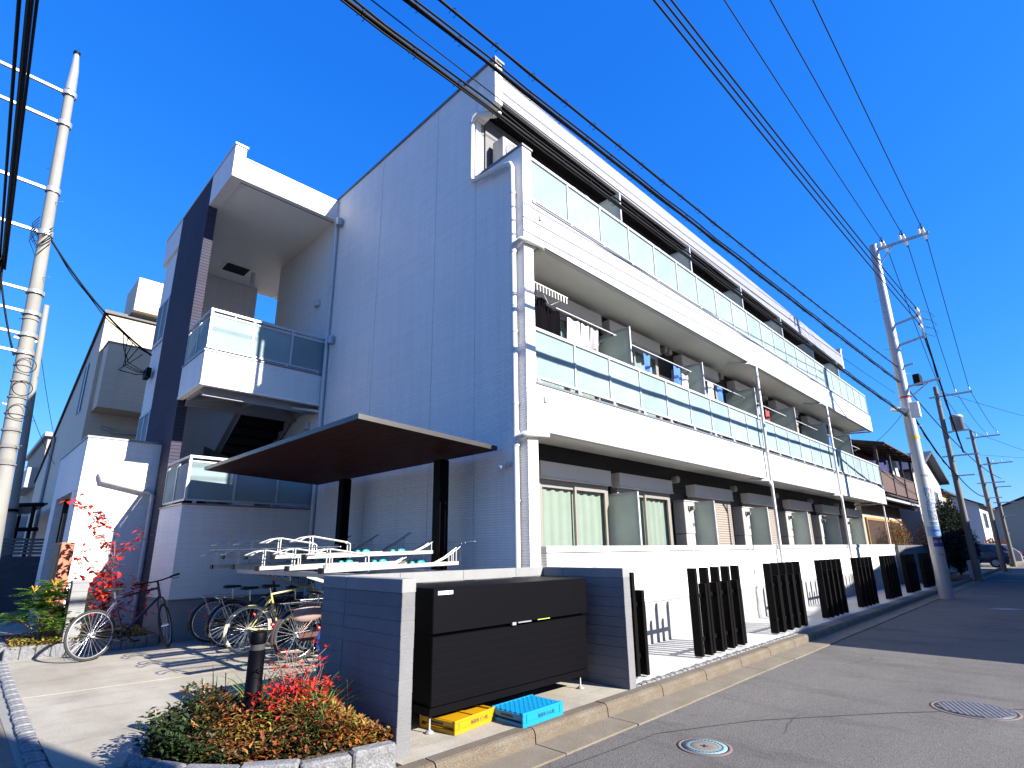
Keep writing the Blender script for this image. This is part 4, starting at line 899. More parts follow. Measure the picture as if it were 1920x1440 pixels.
# bare-stemmed red nandina
NR = leafmat('nandina_leaves', [(.42, .012, .008), (.55, .02, .01), (.62, .05, .012), (.35, .02, .03)], .35); TWIG = mat('twig', (.22, .15, .12), .7, .2, 20)
SH = thing('nandina_shrub', 'spindly red-leaved shrub with pale twigs in front of the block wall', 'shrub', (-3.14, -.52, .1))
random.seed(3); tw = MB(); lv = MB()
for k in range(15):
    a = random.uniform(0, 6.283); sp_ = random.uniform(.03, .22); hgt = random.uniform(.38, .62)
    b0 = V(-3.14 + random.uniform(-.04, .04), -.52 + random.uniform(-.04, .04), .1); b2 = b0 + V(math.cos(a) * sp_, math.sin(a) * sp_, hgt); b1 = (b0 + b2) / 2 + V(math.cos(a), math.sin(a), 0) * -.03
    tw.tube([b0, b1, b2], [.004, .003, .002], 5)
    for j in range(9):
        t = random.uniform(.3, 1); p = b0.lerp(b2, t); d = (V(math.cos(a), math.sin(a), 0) * .6 + rdir(.2, 1)).normalized(); e = p + d * random.uniform(.06, .14); tw.tube([p, e], .0016, 4)
        if random.random() < .6:
            for _ in range(3): leaf(lv, e, rdir(-.3, .8), V(0, 0, 1), random.uniform(.03, .055), .017, random.random())
for _ in range(330): leaf(lv, V(-3.14 + random.gauss(0, .15), -.58 + random.gauss(0, .13), random.uniform(.30, .50)), rdir(-.2, .8), V(0, 0, 1), random.uniform(.04, .075), .026, random.random())
part('stems', tw, TWIG, SH); part('foliage', lv, NR, SH)
# flower spikes and seed heads in the bed
m = MB(); random.seed(8)
for x, y, h in ((-3.62, .0, .48), (-3.60, .03, .45), (-3.44, .08, .50), (-2.82, -.7, .46), (-3.9, .05, .33)):
    m.tube([(x, y, .1), (x + .02, y, h * .7), (x + .01, y + .01, h)], [.0025, .0025, .0045], 5)
solo('seed_spikes', m, mat('spike_straw', (.36, .30, .10), .7), 'thin straw-coloured flower spikes rising from the corner bed', 'flower spikes', kind='stuff')

# ------------------------------------------------------------------ bed beside the porch
P2 = thing('porch_bed', 'granite-edged planting bed beside the white entrance porch', 'planter', (-3.4, 6.8, 0))
m = MB(); m.box(-4.28, -2.45, 5.98, 8.15, -.1, .14); part('soil', m, SOIL, P2); random.seed(17)
edge_stones([(-4.34, 6.03), (-3.5, 5.86), (-2.5, 5.86)], False, .17, P2, .17, .1); edge_stones([(-4.34, 6.1), (-4.34, 8.0)], False, .17, P2, .17, .1)
m = MB(); random.seed(29); n = 0
for _ in range(2200): leaf(m, V(random.uniform(-4.3, -2.6), random.uniform(5.9, 7.0), random.uniform(.13, .24)), rdir(-.2, .8), V(0, 0, 1), .05, .03, min(1, max(0, random.gauss(.55, .3))))
solo('ground_cover', m, leafmat('porch_cover', [(.05, .09, .015), (.14, .18, .03), (.3, .28, .04), (.30, .05, .03)], .3), 'low green and red ground cover in the bed beside the porch', 'ground cover', kind='stuff')
# mahonia
MH = thing('mahonia_shrub', 'bushy green mahonia with yellow flowers at the left edge', 'shrub', (-3.95, 6.35, .14)); st_ = MB(); lv = MB(); fl = MB(); random.seed(31)
for k in range(30):
    a = random.uniform(0, 6.283); r = random.uniform(.05, .42); h = random.uniform(.2, .78) * (1.2 - r); b0 = V(-3.95, 6.35, .14); b1 = b0 + V(math.cos(a) * r, math.sin(a) * r * .8, h); st_.tube([b0, (b0 + b1) / 2 + V(0, 0, .06), b1], .007, 5)
    for j in range(9):
        q = j * .7 + random.random(); d = V(math.cos(q), math.sin(q), random.uniform(-.1, .55)).normalized(); L_ = random.uniform(.16, .26)
        for e in range(6):
            p = b1 + d * L_ * (e + 1) / 6 - V(0, 0, .05) * ((e + 1) / 6) ** 2
            for sg in (-1, 1): leaf(lv, p, (d * .5 + V(-d.y, d.x, 0) * sg), V(0, 0, 1), random.uniform(.08, .13), .032, random.random())
    if h > .55:
        for j in range(5): q = j * 1.25; fl.tube([b1, b1 + V(math.cos(q) * .05, math.sin(q) * .05, .08)], [.006, .009], 5)
part('stems', st_, TWIG, MH); part('foliage', lv, leafmat('mahonia_leaves', [(.03, .09, .015), (.06, .16, .025), (.10, .22, .03), (.2, .28, .03)], .3), MH); part('flowers', fl, mat('flower_yellow', (.5, .28, .02), .6), MH, kind='stuff')
# red dogwood
DW = thing('dogwood_tree', 'slender young dogwood with red autumn leaves before the white porch wall', 'tree', (-3.2, 6.5, .14)); tr = MB(); lv = MB(); random.seed(37)
def shoot(p, d, L_, r, lvl):
    n = 5; pts = [p]
    for k in range(n): d = (d + rdir(-.3, .5) * .16 + V(0, 0, .05)).normalized(); pts.append(pts[-1] + d * L_ / n)
    tr.tube(pts, [r * (1 - .6 * k / n) for k in range(n + 1)], 6)
    for k in range(1, n + 1):
        if lvl < 2 and random.random() < .7:
            a = random.uniform(0, 6.283); shoot(pts[k], (d * .7 + V(math.cos(a), math.sin(a), .35)).normalized(), L_ * random.uniform(.35, .6), r * .45, lvl + 1)
        if lvl >= 1:
            zz = pts[k].z
            nl = 3 if zz > 1.0 else 6
            for _ in range(random.randint(0, nl)): q = pts[k] + rdir(-.5, .5) * .04; leaf(lv, q, (rdir(-.8, .3)), V(0, 0, 1), random.uniform(.08, .14), random.uniform(.05, .08), random.random(), .15)
for a, L_, tilt in ((.3, 1.75, .03), (2.6, 1.45, .12), (3.6, 1.55, .1)): shoot(V(-3.2, 6.5, .14), V(math.cos(a) * tilt, math.sin(a) * tilt, 1).normalized(), L_, .010, 0)
for _ in range(260): leaf(lv, V(-3.1 + random.gauss(0, .3), 6.35 + random.gauss(0, .14), random.uniform(.3, 1.0)), rdir(-.8, .4), V(0, 0, 1), random.uniform(.08, .12), .065, random.random(), .15)
part('trunk', tr, TWIG, DW); part('crown', lv, leafmat('dogwood_leaves', [(.32, .006, .018), (.48, .015, .02), (.58, .05, .015), (.25, .02, .02)], .35), DW)
# concrete pillar with name plate, timber panel
PI = thing('gate_pillar', 'pale concrete block pillar with dark plate beside the leaning bike', 'pillar', (-3.62, 6.05, 0))
for k in range(8): m = MB(); m.cbox(-3.72, -3.52, 5.98, 6.18, k * .125 + .001, k * .125 + .123, .004); part('block', m, BLOCKL, PI)
m = MB(); m.cbox(-3.725, -3.515, 5.975, 6.185, 1.001, 1.03, .004); part('cap_block', m, BLOCKL, PI)
m = MB(); m.box(-3.745, -3.721, 6.02, 6.14, .45, .92); part('name_plate', m, BLK, PI)
TPN = thing('timber_panel', 'narrow brown timber panel standing beside the porch', 'panel', (-3.8, 7.6, 0)); RB = mat('panel_redbrown', (.36, .115, .055), .6, .2, 4, .1, 40, stretch=(6, 6, .5))
m = MB(); m.cbox(-3.80, -3.62, 7.3, 7.42, 0, 1.62, .006); part('face_board', m, RB, TPN)
for k in range(3): m = MB(); m.cbox(-3.81, -3.63, 7.425 + k * .25, 7.67 + k * .25, 0, 1.62, .006); part('board', m, WOOD, TPN)
# ================================================================== AIR CONDITIONERS
ORD = ['first', 'second', 'third', 'fourth', 'fifth', 'sixth']
def ac_unit(x, z, y1, label, grp):
    t = thing('air_conditioner', label, 'air conditioner', (x, y1 - .15, z), 0, grp); w, d, h = .70, .27, .56; y0 = y1 - d
    m = MB(); m.cbox(x - w / 2, x + w / 2, y0, y1, z + .04, z + h, .012); part('casing', m, AC, t)
    m = MB(); m.cyl((x - .09, y0 + .001, z + .30), (x - .09, y0 - .012, z + .30), .21, n=24); part('fan_grille', m, ACG, t)
    m = MB()
    for r in (.07, .13, .19): m.ring((x - .09, y0 - .014, z + .30), r, .004, 'y', 24, 4)
    part('grille_ring', m, AC, t)
    m = MB(); m.box(x - .30, x - .25, y0 + .02, y1 - .02, z, z + .04); m.box(x + .25, x + .30, y0 + .02, y1 - .02, z, z + .04); part('foot', m, ACG, t)
    m = MB(); m.tube([(x + .352, y1 - .06, z + .12), (x + .40, y1 - .06, z + .14), (x + .40, y1 + .02, z + .3)], .018, 6); part('pipe', m, TRIM, t)
    return t
def heater(x, label):
    t = thing('water_heater', label, 'water heater', (x, .95, .28), 0, 'water heaters on the terrace'); y0, y1 = .80, 1.07
    m = MB(); m.cbox(x - .23, x + .23, y0, y1, 1.70, 2.36, .012); h = part('casing', m, AC, t); m = MB(); m.cbox(x - .225, x + .225, y0 + .01, y1, .30, 1.69, .01); part('pipe_cover', m, AC, t)
    m = MB(); m.box(x - .09, x + .09, y0 - .025, y0, 2.18, 2.27); m.cyl((x, y0, 2.225), (x, y0 - .10, 2.225), .045, n=12); part('exhaust_outlet', m, ACG, h); m = MB(); m.box(x - .24, x + .24, y0 - .012, y1, 2.365, 2.385); part('top_cap', m, ALUW, h)
    m = MB(); m.box(x + .05, x + .17, y0 - .004, y0, 1.85, 1.92); part('label_plate', m, ACG, h)
for i, px in enumerate(PXS):
    if i == 0: continue
    heater(px - .28, f'beige water heater casing left of the {ORD[i]} ground-floor partition')
for i, px in enumerate(PXS):
    if i in (0, 5): continue
    m = MB(); m.box(px - .82, px - .78, .72, 1.0, 4.26, 4.299); m.box(px - .18, px - .14, .72, 1.0, 4.26, 4.299); m.box(px - .82, px - .78, 1.0, 1.075, 4.0, 4.299); m.box(px - .18, px - .14, 1.0, 1.075, 4.0, 4.299); solo('wall_bracket', m, GALV, f'bracket of the air conditioner left of the {ORD[i]} second-floor partition', 'bracket', 'second-floor air conditioner brackets')
    ac_unit(px - .47, 4.30, 1.0, f'air conditioner on the second-floor balcony left of the {ORD[i]} partition', 'second-floor air conditioners')
m = MB(); m.box(.36, .40, .72, 1.0, 7.69, 7.719); m.box(.92, .96, .72, 1.0, 7.69, 7.719); m.box(.36, .40, 1.0, 1.059, 7.5, 7.719); m.box(.92, .96, 1.0, 1.059, 7.5, 7.719); solo('wall_bracket', m, GALV, 'bracket under the third-floor air conditioner at the near corner', 'bracket')
ac_unit(.66, 7.72, 1.0, 'air conditioner on the third-floor balcony at the near corner', 'third-floor air conditioners')
# ================================================================== LAUNDRY
def cloth(x0, x1, y, z0, z1, amp, waves, m, taper=0, sway=0.):
    mb = MB(); n = 26; k_ = 8; vs = []; fs = []
    for i in range(n + 1):
        for j in range(k_ + 1):
            t = i / n; s = j / k_; xx = x0 + (x1 - x0) * t; xm = (x0 + x1) / 2; xx = xm + (xx - xm) * (1 - taper * s)
            vs.append((xx, y + amp * (.3 + s) * math.sin(t * waves * 6.283 + s) + sway * s, z1 + (z0 - z1) * s + .02 * math.sin(t * 9)))
    for i in range(n):
        for j in range(k_): a = i * (k_ + 1) + j; fs.append((a, a + k_ + 1, a + k_ + 2, a + 1))
    mb.add(vs, fs, 0, True); return mb
DRY = ALUW
def dry_pole(x0, x1, z, lab):
    m = MB(); m.cyl((x0, .52, z), (x1, .52, z), .014, n=8); 
    t = thing('laundry_pole', lab, 'laundry pole', (x0, .52, z), 0, 'laundry poles on the second floor'); part('bar', m, DRY, t)
    for x in (x0 + .12, x1 - .12): m = MB(); m.beam((x, 1.074, z - .12), (x, .48, z - .03), .03, .03); m.box(x - .015, x + .015, .48, .54, z - .05, z - .016); part('arm', m, DRY, t)
dry_pole(.35, 3.05, 5.30, 'laundry pole across the nearest second-floor balcony'); dry_pole(3.35, 6.0, 5.25, 'laundry pole across the second second-floor balcony'); dry_pole(9.3, 11.9, 5.2, 'laundry pole across the fourth second-floor balcony')
BC = mat('cloth_black', (.003, .0025, .004), .9, spec=.03); WC = mat('cloth_white', (.5, .5, .52), .85); BL = mat('cloth_blue', (.03, .12, .45), .8); GC2 = mat('cloth_grey', (.24, .23, .25), .85)
solo('hanging_garment', cloth(.45, 1.05, .50, 4.45, 5.34, .03, 2.2, BC), BC, 'black garment hanging nearest the corner on the second floor', 'garment', 'laundry on the second floor')
solo('hanging_garment', cloth(1.05, 1.42, .54, 4.35, 5.26, .03, 1.6, BC, .1), BC, 'black trousers hanging beside the black garment', 'garment', 'laundry on the second floor')
for k, (a, b) in enumerate(((1.6, 1.95), (1.98, 2.22), (2.25, 2.5))):
    solo('hanging_garment', cloth(a, b, .52, 4.55, 5.22, .025, 1.3, WC, -.1, .02 * k), WC if k < 2 else GC2, ['first white shirt right of the black laundry', 'second white shirt hanging next to the first', 'grey shirt hanging last on the nearest balcony'][k], 'garment', 'laundry on the second floor')
solo('hanging_garment', cloth(4.0, 4.25, .52, 4.5, 5.18, .03, 1, BL, .5), BL, 'narrow blue strap-like garment on the second balcony', 'garment', 'laundry on the second floor'); solo('hanging_garment', cloth(5.2, 5.5, .52, 4.55, 5.2, .03, 1.4, BL, .1), BL, 'blue garment near the second partition', 'garment', 'laundry on the second floor'); solo('hanging_garment', cloth(5.55, 5.85, .52, 4.5, 5.1, .03, 1.2, WC), WC, 'white cloth beside the blue garment at the second partition', 'garment', 'laundry on the second floor')
PH = thing('pinch_hanger', 'white frame hanger with pegs above the black laundry', 'hanger', (.8, .5, 5.35))
m = MB(); m.tube([(.35, .3, 5.42), (1.35, .3, 5.42), (1.35, .7, 5.42), (.35, .7, 5.42)], .010, 6, True); m.tube([(.85, .3, 5.42), (.85, .7, 5.42)], .008, 6)
for a in ((.35, .3), (1.35, .3), (1.35, .7), (.35, .7)): m.tube([(a[0], a[1], 5.42), (.85, .5, 5.58)], .006, 5)
part('frame', m, TRIM, PH)
for k in range(14): m = MB(); x = .38 + k * .072; m.box(x - .01, x + .01, .29, .31, 5.30, 5.42); part('peg', m, TRIM, PH)
random.seed(77)
CL = [(WC, 'white'), (BL, 'blue'), (GC2, 'grey'), (mat('cloth_red', (.25, .03, .03), .85), 'red'), (mat('cloth_tan', (.3, .22, .14), .85), 'tan')]
for i, (xa, z) in enumerate(((6.8, 5.2), (7.3, 5.2), (9.8, 5.12), (10.3, 5.12), (12.7, 5.15), (15.6, 5.15), (16.1, 5.15), (18.8, 5.15))):
    mm_, nm = CL[i % 5]; unit = ['third', 'third', 'fourth', 'fourth', 'fifth', 'sixth', 'sixth', 'seventh'][i]
    solo('hanging_garment', cloth(xa, xa + .32, .52, z - .62, z, .03, 1.3, mm_, .08), mm_, f'{nm} garment hanging on the {unit} second-floor balcony', 'garment', 'laundry on the second floor')
for x0, x1, nm in ((6.3, 8.9, 'third'), (12.3, 14.9, 'fifth'), (15.3, 17.9, 'sixth'), (18.3, 20.2, 'seventh')): dry_pole(x0, x1, 5.2, f'laundry pole across the {nm} second-floor balcony')
for i, (x, nm) in enumerate(((1.6, 'nearest'), (4.2, 'second'), (7.0, 'third'), (10.2, 'fourth'), (13.2, 'fifth'))):
    mm_, cn = CL[(i * 2) % 5]; solo('hanging_garment', cloth(x, x + .5, .30, 6.9, 7.72, .03, 1.6, mm_, .1), mm_, f'{cn} towel hung behind the rail of the {nm} third-floor balcony', 'towel', 'towels on the third floor')
# ================================================================== UTILITY POLES
def catenary(p0, p1, sag, n=24): p0 = V(*p0); p1 = V(*p1); return [p0.lerp(p1, i / n) - V(0, 0, sag * 4 * (i / n) * (1 - i / n)) for i in range(n + 1)]
def pole(name, label, base, top, r0, r1, m_, cat='utility pole'):
    t = thing(name, label, cat, base); mb = MB(); b = V(*base); tp = V(*top); n = 6
    mb.tube([b.lerp(tp, i / n) for i in range(n + 1)], [r0 + (r1 - r0) * i / n for i in range(n + 1)], 20); part('shaft', mb, m_, t)
    for k in range(9):
        q = b.lerp(tp, .22 + k * .075); sd = 1 if k % 2 else -1; d = V(.6, -.8, 0) * sd; mb = MB(); mb.cyl(q, q + d * (r0 + .14), .008, n=6); part('step_bolt', mb, GALV, t)
    return t
def arm(t, p0, p1, w=.075, m_=None): mb = MB(); mb.beam(p0, p1, w, w); part('crossarm', mb, m_ or GALV, t)
def insul(t, p, h=.22):
    mb = MB(); mb.lathe([(.012, 0), (.012, .05), (.05, .06), (.028, .09), (.048, .10), (.026, .13), (.044, .14), (.022, .18), (.0, .19)], p, 12); part('insulator', mb, CERA, t)
def strain(t, p, d, L_=.42):
    d = V(*d).normalized(); p = V(*p); mb = MB()
    for k in range(5): q = p + d * (.08 + k * .07); mb.cyl(q, q + d * .03, .045, .03, n=10)
    part('insulator', mb, CERA, t); mb = MB(); mb.cyl(p + d * .43, p + d * .55, .035, .012, n=8); part('cable_clamp', mb, CABLE, t)
RP = pole('utility_pole', 'tall pale steel utility pole with blue-white clinic sign at the kerb', (15.72, -1.93, -.12), (15.74, -1.95, 11.5), .185, .125, POLES)
arm(RP, (15.73, -1.85, 11.3), (15.73, -3.5, 11.32)); mb = MB(); mb.beam((15.73, -2.05, 10.75), (15.73, -2.5, 11.27), .03, .03); part('arm_brace', mb, GALV, RP)
HV = ((-2.28, 11.36), (-2.85, 11.36), (-3.38, 11.36))
for y, z in HV: insul(RP, (15.73, y + .12, z)); strain(RP, (15.73, y, z - .02), (-1, 0, .02)); strain(RP, (15.73, y, z - .02), (1, .02, -.1))
for y, z in HV:
    mb = MB(); mb.tube([(15.2, y, z - .02), (15.4, y, z + .2), (15.72, y + .12, z + .24), (16.05, y, z + .16), (16.25, y, z - .07)], .009, 5); part('jumper_wire', mb, CABLE, RP)
arm(RP, (15.73, -1.9, 8.45), (15.73, -2.75, 8.6), .06); arm(RP, (15.73, -1.9, 7.72), (15.73, -2.75, 7.87), .06)
mb = MB(); mb.box(15.70, 15.76, -2.80, -2.74, 7.8, 8.85); part('arm_bracket', mb, GALV, RP)
for k in range(3):
    strain(RP, (15.7, -2.77, 8.15 + k * .28), (-1, .0, .0)); mb = MB(); mb.tube([(15.7, -2.77, 8.15 + k * .28), (16.1, -3.0, 8.2 + k * .28), (16.3, -3.1, 8.05 + k * .28), (16.1, -3.0, 7.9 + k * .28), (15.75, -2.8, 7.95 + k * .28)], .008, 5); part('jumper_wire', mb, CABLE, RP)
arm(RP, (15.73, -1.9, 7.0), (15.73, -2.35, 7.06), .05); arm(RP, (15.73, -1.9, 6.32), (15.73, -2.95, 6.42), .06); mb = MB(); mb.beam((15.73, -2.05, 5.95), (15.73, -2.6, 6.35), .035, .035); part('arm_brace', mb, GALV, RP)
mb = MB(); mb.cbox(15.9, 16.35, -2.42, -2.22, 6.45, 6.75, .02); part('splice_closure', mb, CABLE, RP); mb = MB(); mb.cbox(15.35, 15.5, -2.3, -2.05, 5.25, 5.75, .02); part('terminal_box', mb, TRIM, RP); mb = MB(); mb.beam((15.55, -1.98, 5.5), (15.3, -1.6, 5.62), .16, .12); part('terminal_box', mb, TRIM, RP)
def band(t, c, z0, z1, r, m_, nm='pole_band'): mb = MB(); mb.lathe([(r, z0), (r, z1)], (c[0], c[1], 0), 28); return part(nm, mb, m_, t)
band(RP, (15.73, -1.945), 5.95, 6.02, .156, mat('band_red', (.4, .02, .02), .5)); band(RP, (15.73, -1.945), 4.62, 4.72, .163, mat('band_yellow', (.5, .3, .0), .5)); band(RP, (15.73, -1.945), 3.45, 3.5, .17, POLEC); band(RP, (15.73, -1.945), 1.12, 1.16, .183, POLEC)
# wrapped clinic sign: partial cylinder facing the road corner, lettering bent onto it
def wrap(t, c, r, a0, a1, z0, z1, m_, nm):
    mb = MB(); n = 14; vs = []
    for i in range(n + 1): q = a0 + (a1 - a0) * i / n; vs += [(c[0] + r * math.cos(q), c[1] + r * math.sin(q), z0), (c[0] + r * math.cos(q), c[1] + r * math.sin(q), z1)]
    mb.add(vs, [(2 * i, 2 * i + 2, 2 * i + 3, 2 * i + 1) for i in range(n)], 0, True); return part(nm, mb, m_, t)
def wrap_text(t, c, r, ang, z, txt, size, m_, parent):
    me = text_mesh(txt, size, .0008)
    for v in me.vertices: q = ang + v.co.x / r; rr = r + v.co.z; v.co = (c[0] + rr * math.cos(q) - ORG[parent.name].x, c[1] + rr * math.sin(q) - ORG[parent.name].y, z + v.co.y - ORG[parent.name].z)
    me.materials.clear(); me.materials.append(m_); o = bpy.data.objects.new('lettering', me); link(o, parent)
SIGNB = mat('sign_paleblue', (.27, .36, .42), .5, .03); NAVY = mat('sign_navy', (.012, .018, .12), .5); SRED = mat('sign_red', (.36, .01, .04), .5); SWH = mat('sign_white', (.42, .43, .44), .5); SKY_ = mat('sign_skyblue', (.10, .20, .42), .5)
c = (15.725, -1.935); A0 = math.radians(188)
sg = wrap(RP, c, .185, math.radians(140), math.radians(262), 1.95, 3.14, SIGNB, 'sign')
for k, ch in enumerate('かりえだ医院'): wrap_text(RP, c, .187, math.radians(203), 3.03 - k * .165, ch, .185, NAVY, sg)
for z0, z1 in ((2.9, 3.08), (2.12, 2.3)): wrap(RP, c, .187, math.radians(236), math.radians(248), z0, z1, SRED, 'sign_bar')
for k, ch in enumerate('小児科内科'): wrap_text(RP, c, .187, math.radians(242), 2.84 - k * .115, ch, .085, SRED, sg)
wrap(RP, c, .187, math.radians(180), math.radians(246), 2.03, 2.06, NAVY, 'sign_bar'); wrap(RP, c, .187, math.radians(180), math.radians(246), 1.985, 2.0, NAVY, 'sign_bar')
wrap(RP, c, .1855, math.radians(140), math.radians(262), 1.66, 1.945, SKY_, 'sign'); sg2 = wrap(RP, c, .186, math.radians(172), math.radians(255), 1.36, 1.64, NAVY, 'sign')
wrap_text(RP, c, .188, math.radians(212), 1.5, '四 市', .1, SWH, sg2); wrap_text(RP, c, .1875, math.radians(212), 1.82, '診療時間', .06, NAVY, sg2)
# poles farther down the street
def far_pole(label, x, y, h, trans=False):
    t = pole('utility_pole', label, (x, y, -.12), (x + .05, y, h), .14, .085, mat('pole_weathered', (.13, .118, .095), .85, .2, 3, .2, 60, stretch=(1, 1, .25)))
    arm(t, (x, y + .3, h - .5), (x, y - 1.3, h - .5), .07)
    for k in range(3): insul(t, (x, y - .2 - k * .5, h - .46))
    arm(t, (x, y + .1, h - 2.2), (x, y - .9, h - 2.2), .06); arm(t, (x, y + .3, h - 3.3), (x, y - 1.0, h - 3.3), .06); arm(t, (x, y, h - 4.2), (x, y - .7, h - 4.2), .05)
    if trans: mb = MB(); mb.lathe([(0, 0), (.24, 0), (.24, .55), (.26, .56), (.26, .62), (.2, .7), (0, .72)], (x + .1, y - .5, h - 2.15), 18); part('transformer', mb, STEEL, t)
    return t
P2_ = far_pole('weathered concrete utility pole with grey transformer beyond the hedge', 26.3, -1.7, 8.6, True); P3_ = far_pole('thin concrete utility pole third along the street', 38.5, -1.75, 8.3); P4_ = far_pole('farthest concrete utility pole by the gravel lot', 47.5, -1.7, 7.6)
# pole behind the camera that carries the near ends of the street cables
NP = pole('utility_pole', 'utility pole at the near end of the street cables', (-15.5, -2.0, -.12), (-15.5, -2.0, 11.6), .17, .11, POLEC); arm(NP, (-15.5, -1.9, 11.3), (-15.5, -3.5, 11.3))
# left pole with side arms
LP = pole('utility_pole', 'tall concrete utility pole with side arms at the left edge', (-4.47, 10.3, -.12), (-5.06, 10.3, 12.45), .165, .092, POLEC)
mb = MB(); mb.tube([(-5.055, 10.3, 12.3), (-5.07, 10.3, 12.9), (-5.10, 10.3, 13.4)], [.115, .09, .055], 14); part('pole_top', mb, GALV, LP); mb = MB(); mb.cyl((-5.10, 10.3, 13.38), (-5.10, 10.3, 13.46), .07, n=12); part('pole_cap', mb, CABLE, LP)
def lx(z): return -4.47 - .0469 * (z + .12)
for z, ln in ((12.2, 1.45), (11.35, 1.45), (9.55, 1.45), (8.45, 1.4)):
    x = lx(z); arm(LP, (x, 10.3, z), (x - ln, 10.3, z + .05), .062); band(LP, (x, 10.3), z - .06, z + .06, .14, GALV, 'clamp')
for za, zb in ((11.35, 12.2), (8.45, 9.55)): mb = MB(); x = lx(za) - 1.4; mb.beam((x, 10.3, za), (x - .03, 10.3, zb), .07, .07); part('arm_bracket', mb, GALV, LP)
for z in (7.0, 6.5, 6.0, 5.6): x = lx(z); arm(LP, (x + .1, 10.25, z), (x - .75, 10.25, z + .03), .05); band(LP, (x, 10.3), z - .04, z + .04, .165, GALV, 'clamp')
for k in range(10): x = lx(3.2 + k * .35); band(LP, (x, 10.3), 3.2 + k * .35, 3.23 + k * .35, .172 - .003 * k, POLEC, 'band_strap')
mb = MB(); random.seed(4)
for k in range(6):
    z0 = 8.6 - k * .08; mb.tube([(lx(z0) + .1, 10.18, z0), (lx(z0) - .1, 10.1, z0 - .3 - random.random() * .3), (lx(z0) - .25, 10.1, z0 - .1), (lx(z0) - .15, 10.15, z0 + .15)], .009, 5)
for k in range(3): z0 = 4.3 + k * .5; mb.ring((lx(z0) + .05, 10.12, z0), .16, .008, 'y', 18, 4)
part('service_cable', mb, CABLE, LP)
LQ = pole('utility_pole', 'thin utility pole standing behind the left pole', (-3.92, 16, -.12), (-4.36, 16, 8.8), .12, .075, POLEC)
band(LQ, (-4.1, 16), 2.6, 2.68, .17, CABLE, 'clamp'); arm(LQ, (-4.3, 16, 7.6), (-4.9, 16, 7.62), .05); arm(LQ, (-4.2, 16, 5.6), (-4.8, 16, 5.62), .05)
# ================================================================== CABLES
def cable(label, p0, p1, sag, r, grp, extra=(), hoops=0, n=40, m_=CABLE):
    pts = catenary(p0, p1, sag, n); t = thing('overhead_cable', label, 'cable', pts[0], 0, grp)
    mb = MB(); mb.tube(pts, r, 6); part('wire', mb, m_, t)
    for (dy, dz, rr, wob) in extra:
        mb = MB(); mb.tube([p + V(0, dy + wob * math.sin(i * 1.7), dz + wob * math.cos(i * 2.3)) for i, p in enumerate(pts)], rr, 6); part('wire', mb, m_, t)
    if hoops:
        L_ = (V(*p1) - V(*p0)).length; k = int(L_ / hoops); fine = catenary(p0, p1, sag, k); mb = MB()
        for i in range(1, k):
            p = fine[i]; d = (fine[i + 1] - fine[i - 1]).normalized() if i < k else V(1, 0, 0); R_ = r + .02
            mb.tube([p + V(0, math.cos(q) * R_, math.sin(q) * R_ - .015) + d * (.05 * q / 6.28) for q in [j * .9 for j in range(8)]], .003, 4)
        part('lashing_hoops', mb, m_, t, kind='stuff')
    return t
G = 'cables along the street'
cable('lowest thick black telephone cable bundle crossing the top of the facade', (-15.5, -1.9, 5.35), (15.72, -1.9, 5.38), .16, .021, G, ((.03, .025, .014, .006), (-.02, .035, .010, .008), (.0, -.03, .008, .006)), .45, 60)
cable('middle black telephone cable bundle above the roof line', (-15.5, -1.9, 5.3), (15.72, -1.9, 6.5), .10, .017, G, ((.03, .02, .013, .006), (-.02, .03, .010, .006)), .45, 60)
cable('upper black telephone cable running beside the middle bundle', (-15.5, -1.9, 5.55), (15.72, -1.95, 7.0), .22, .015, G, ((.02, .022, .010, .005),), .5, 60)
for k, (y, z) in enumerate(HV): cable(['left', 'middle', 'right'][k] + ' high-voltage wire running to the top crossarm', (-15.5, y - .05 + (.05, .0, -.05)[k], 11.35), (15.2, y, z - .02), .35, .011, 'high-voltage wires', n=30)
for k in range(3): cable(['lowest', 'middle', 'highest'][k] + ' of three low-voltage wires running to the side bracket', (-15.5, -2.55 + .02 * k, 7.35 + .17 * k), (15.15, -2.77, 8.15 + k * .28), .3, .013, 'low-voltage wires', n=30)
for k, (y, z) in enumerate(HV): cable(['left', 'middle', 'right'][k] + ' high-voltage wire from the tall pole to the transformer pole', (16.28, y, z - .08), (26.3, -1.9 - k * .5, 8.3), .25, .011, 'high-voltage wires beyond the pole', n=16); cable(['left', 'middle', 'right'][k] + ' high-voltage wire beyond the transformer pole', (26.3, -1.9 - k * .5, 8.3), (38.5, -1.95 - k * .5, 8.0), .25, .011, 'high-voltage wires farther on', n=16)
cable('twisted cable sloping from the tall pole down toward the transformer pole', (15.75, -2.8, 8.0), (26.3, -2.2, 5.4), .35, .022, G, ((.03, .02, .014, .01),), 0, 20); cable('black cable from the pole clamp sagging to the transformer pole', (15.74, -2.05, 5.4), (26.3, -1.8, 4.4), .25, .024, G, ((.03, .02, .014, .01),), 0, 20)
cable('black cable beyond the transformer pole', (26.3, -1.8, 4.4), (38.5, -1.8, 4.2), .3, .022, G, (), 0, 16); cable('low cable from the tall pole toward the street end', (15.74, -2.0, 6.4), (38.5, -2.6, 5.2), .5, .018, G, (), 0, 20)
cable('thin wire from the tall pole back to the apartment corner', (15.7, -1.9, 5.6), (20.5, .2, 5.3), .1, .008, G, (), 0, 10)
for k, (x, y, z) in enumerate(((60, -12, 8.5), (60, -9, 6.5), (60, -16, 7.2))): cable(['upper', 'middle', 'lower'][k] + ' thin wire crossing the sky at the right edge', (26.3 + k * 6, -1.9, 8.3 - k * .8), (x, y, z), .4, .010, 'wires crossing to the right', n=14)
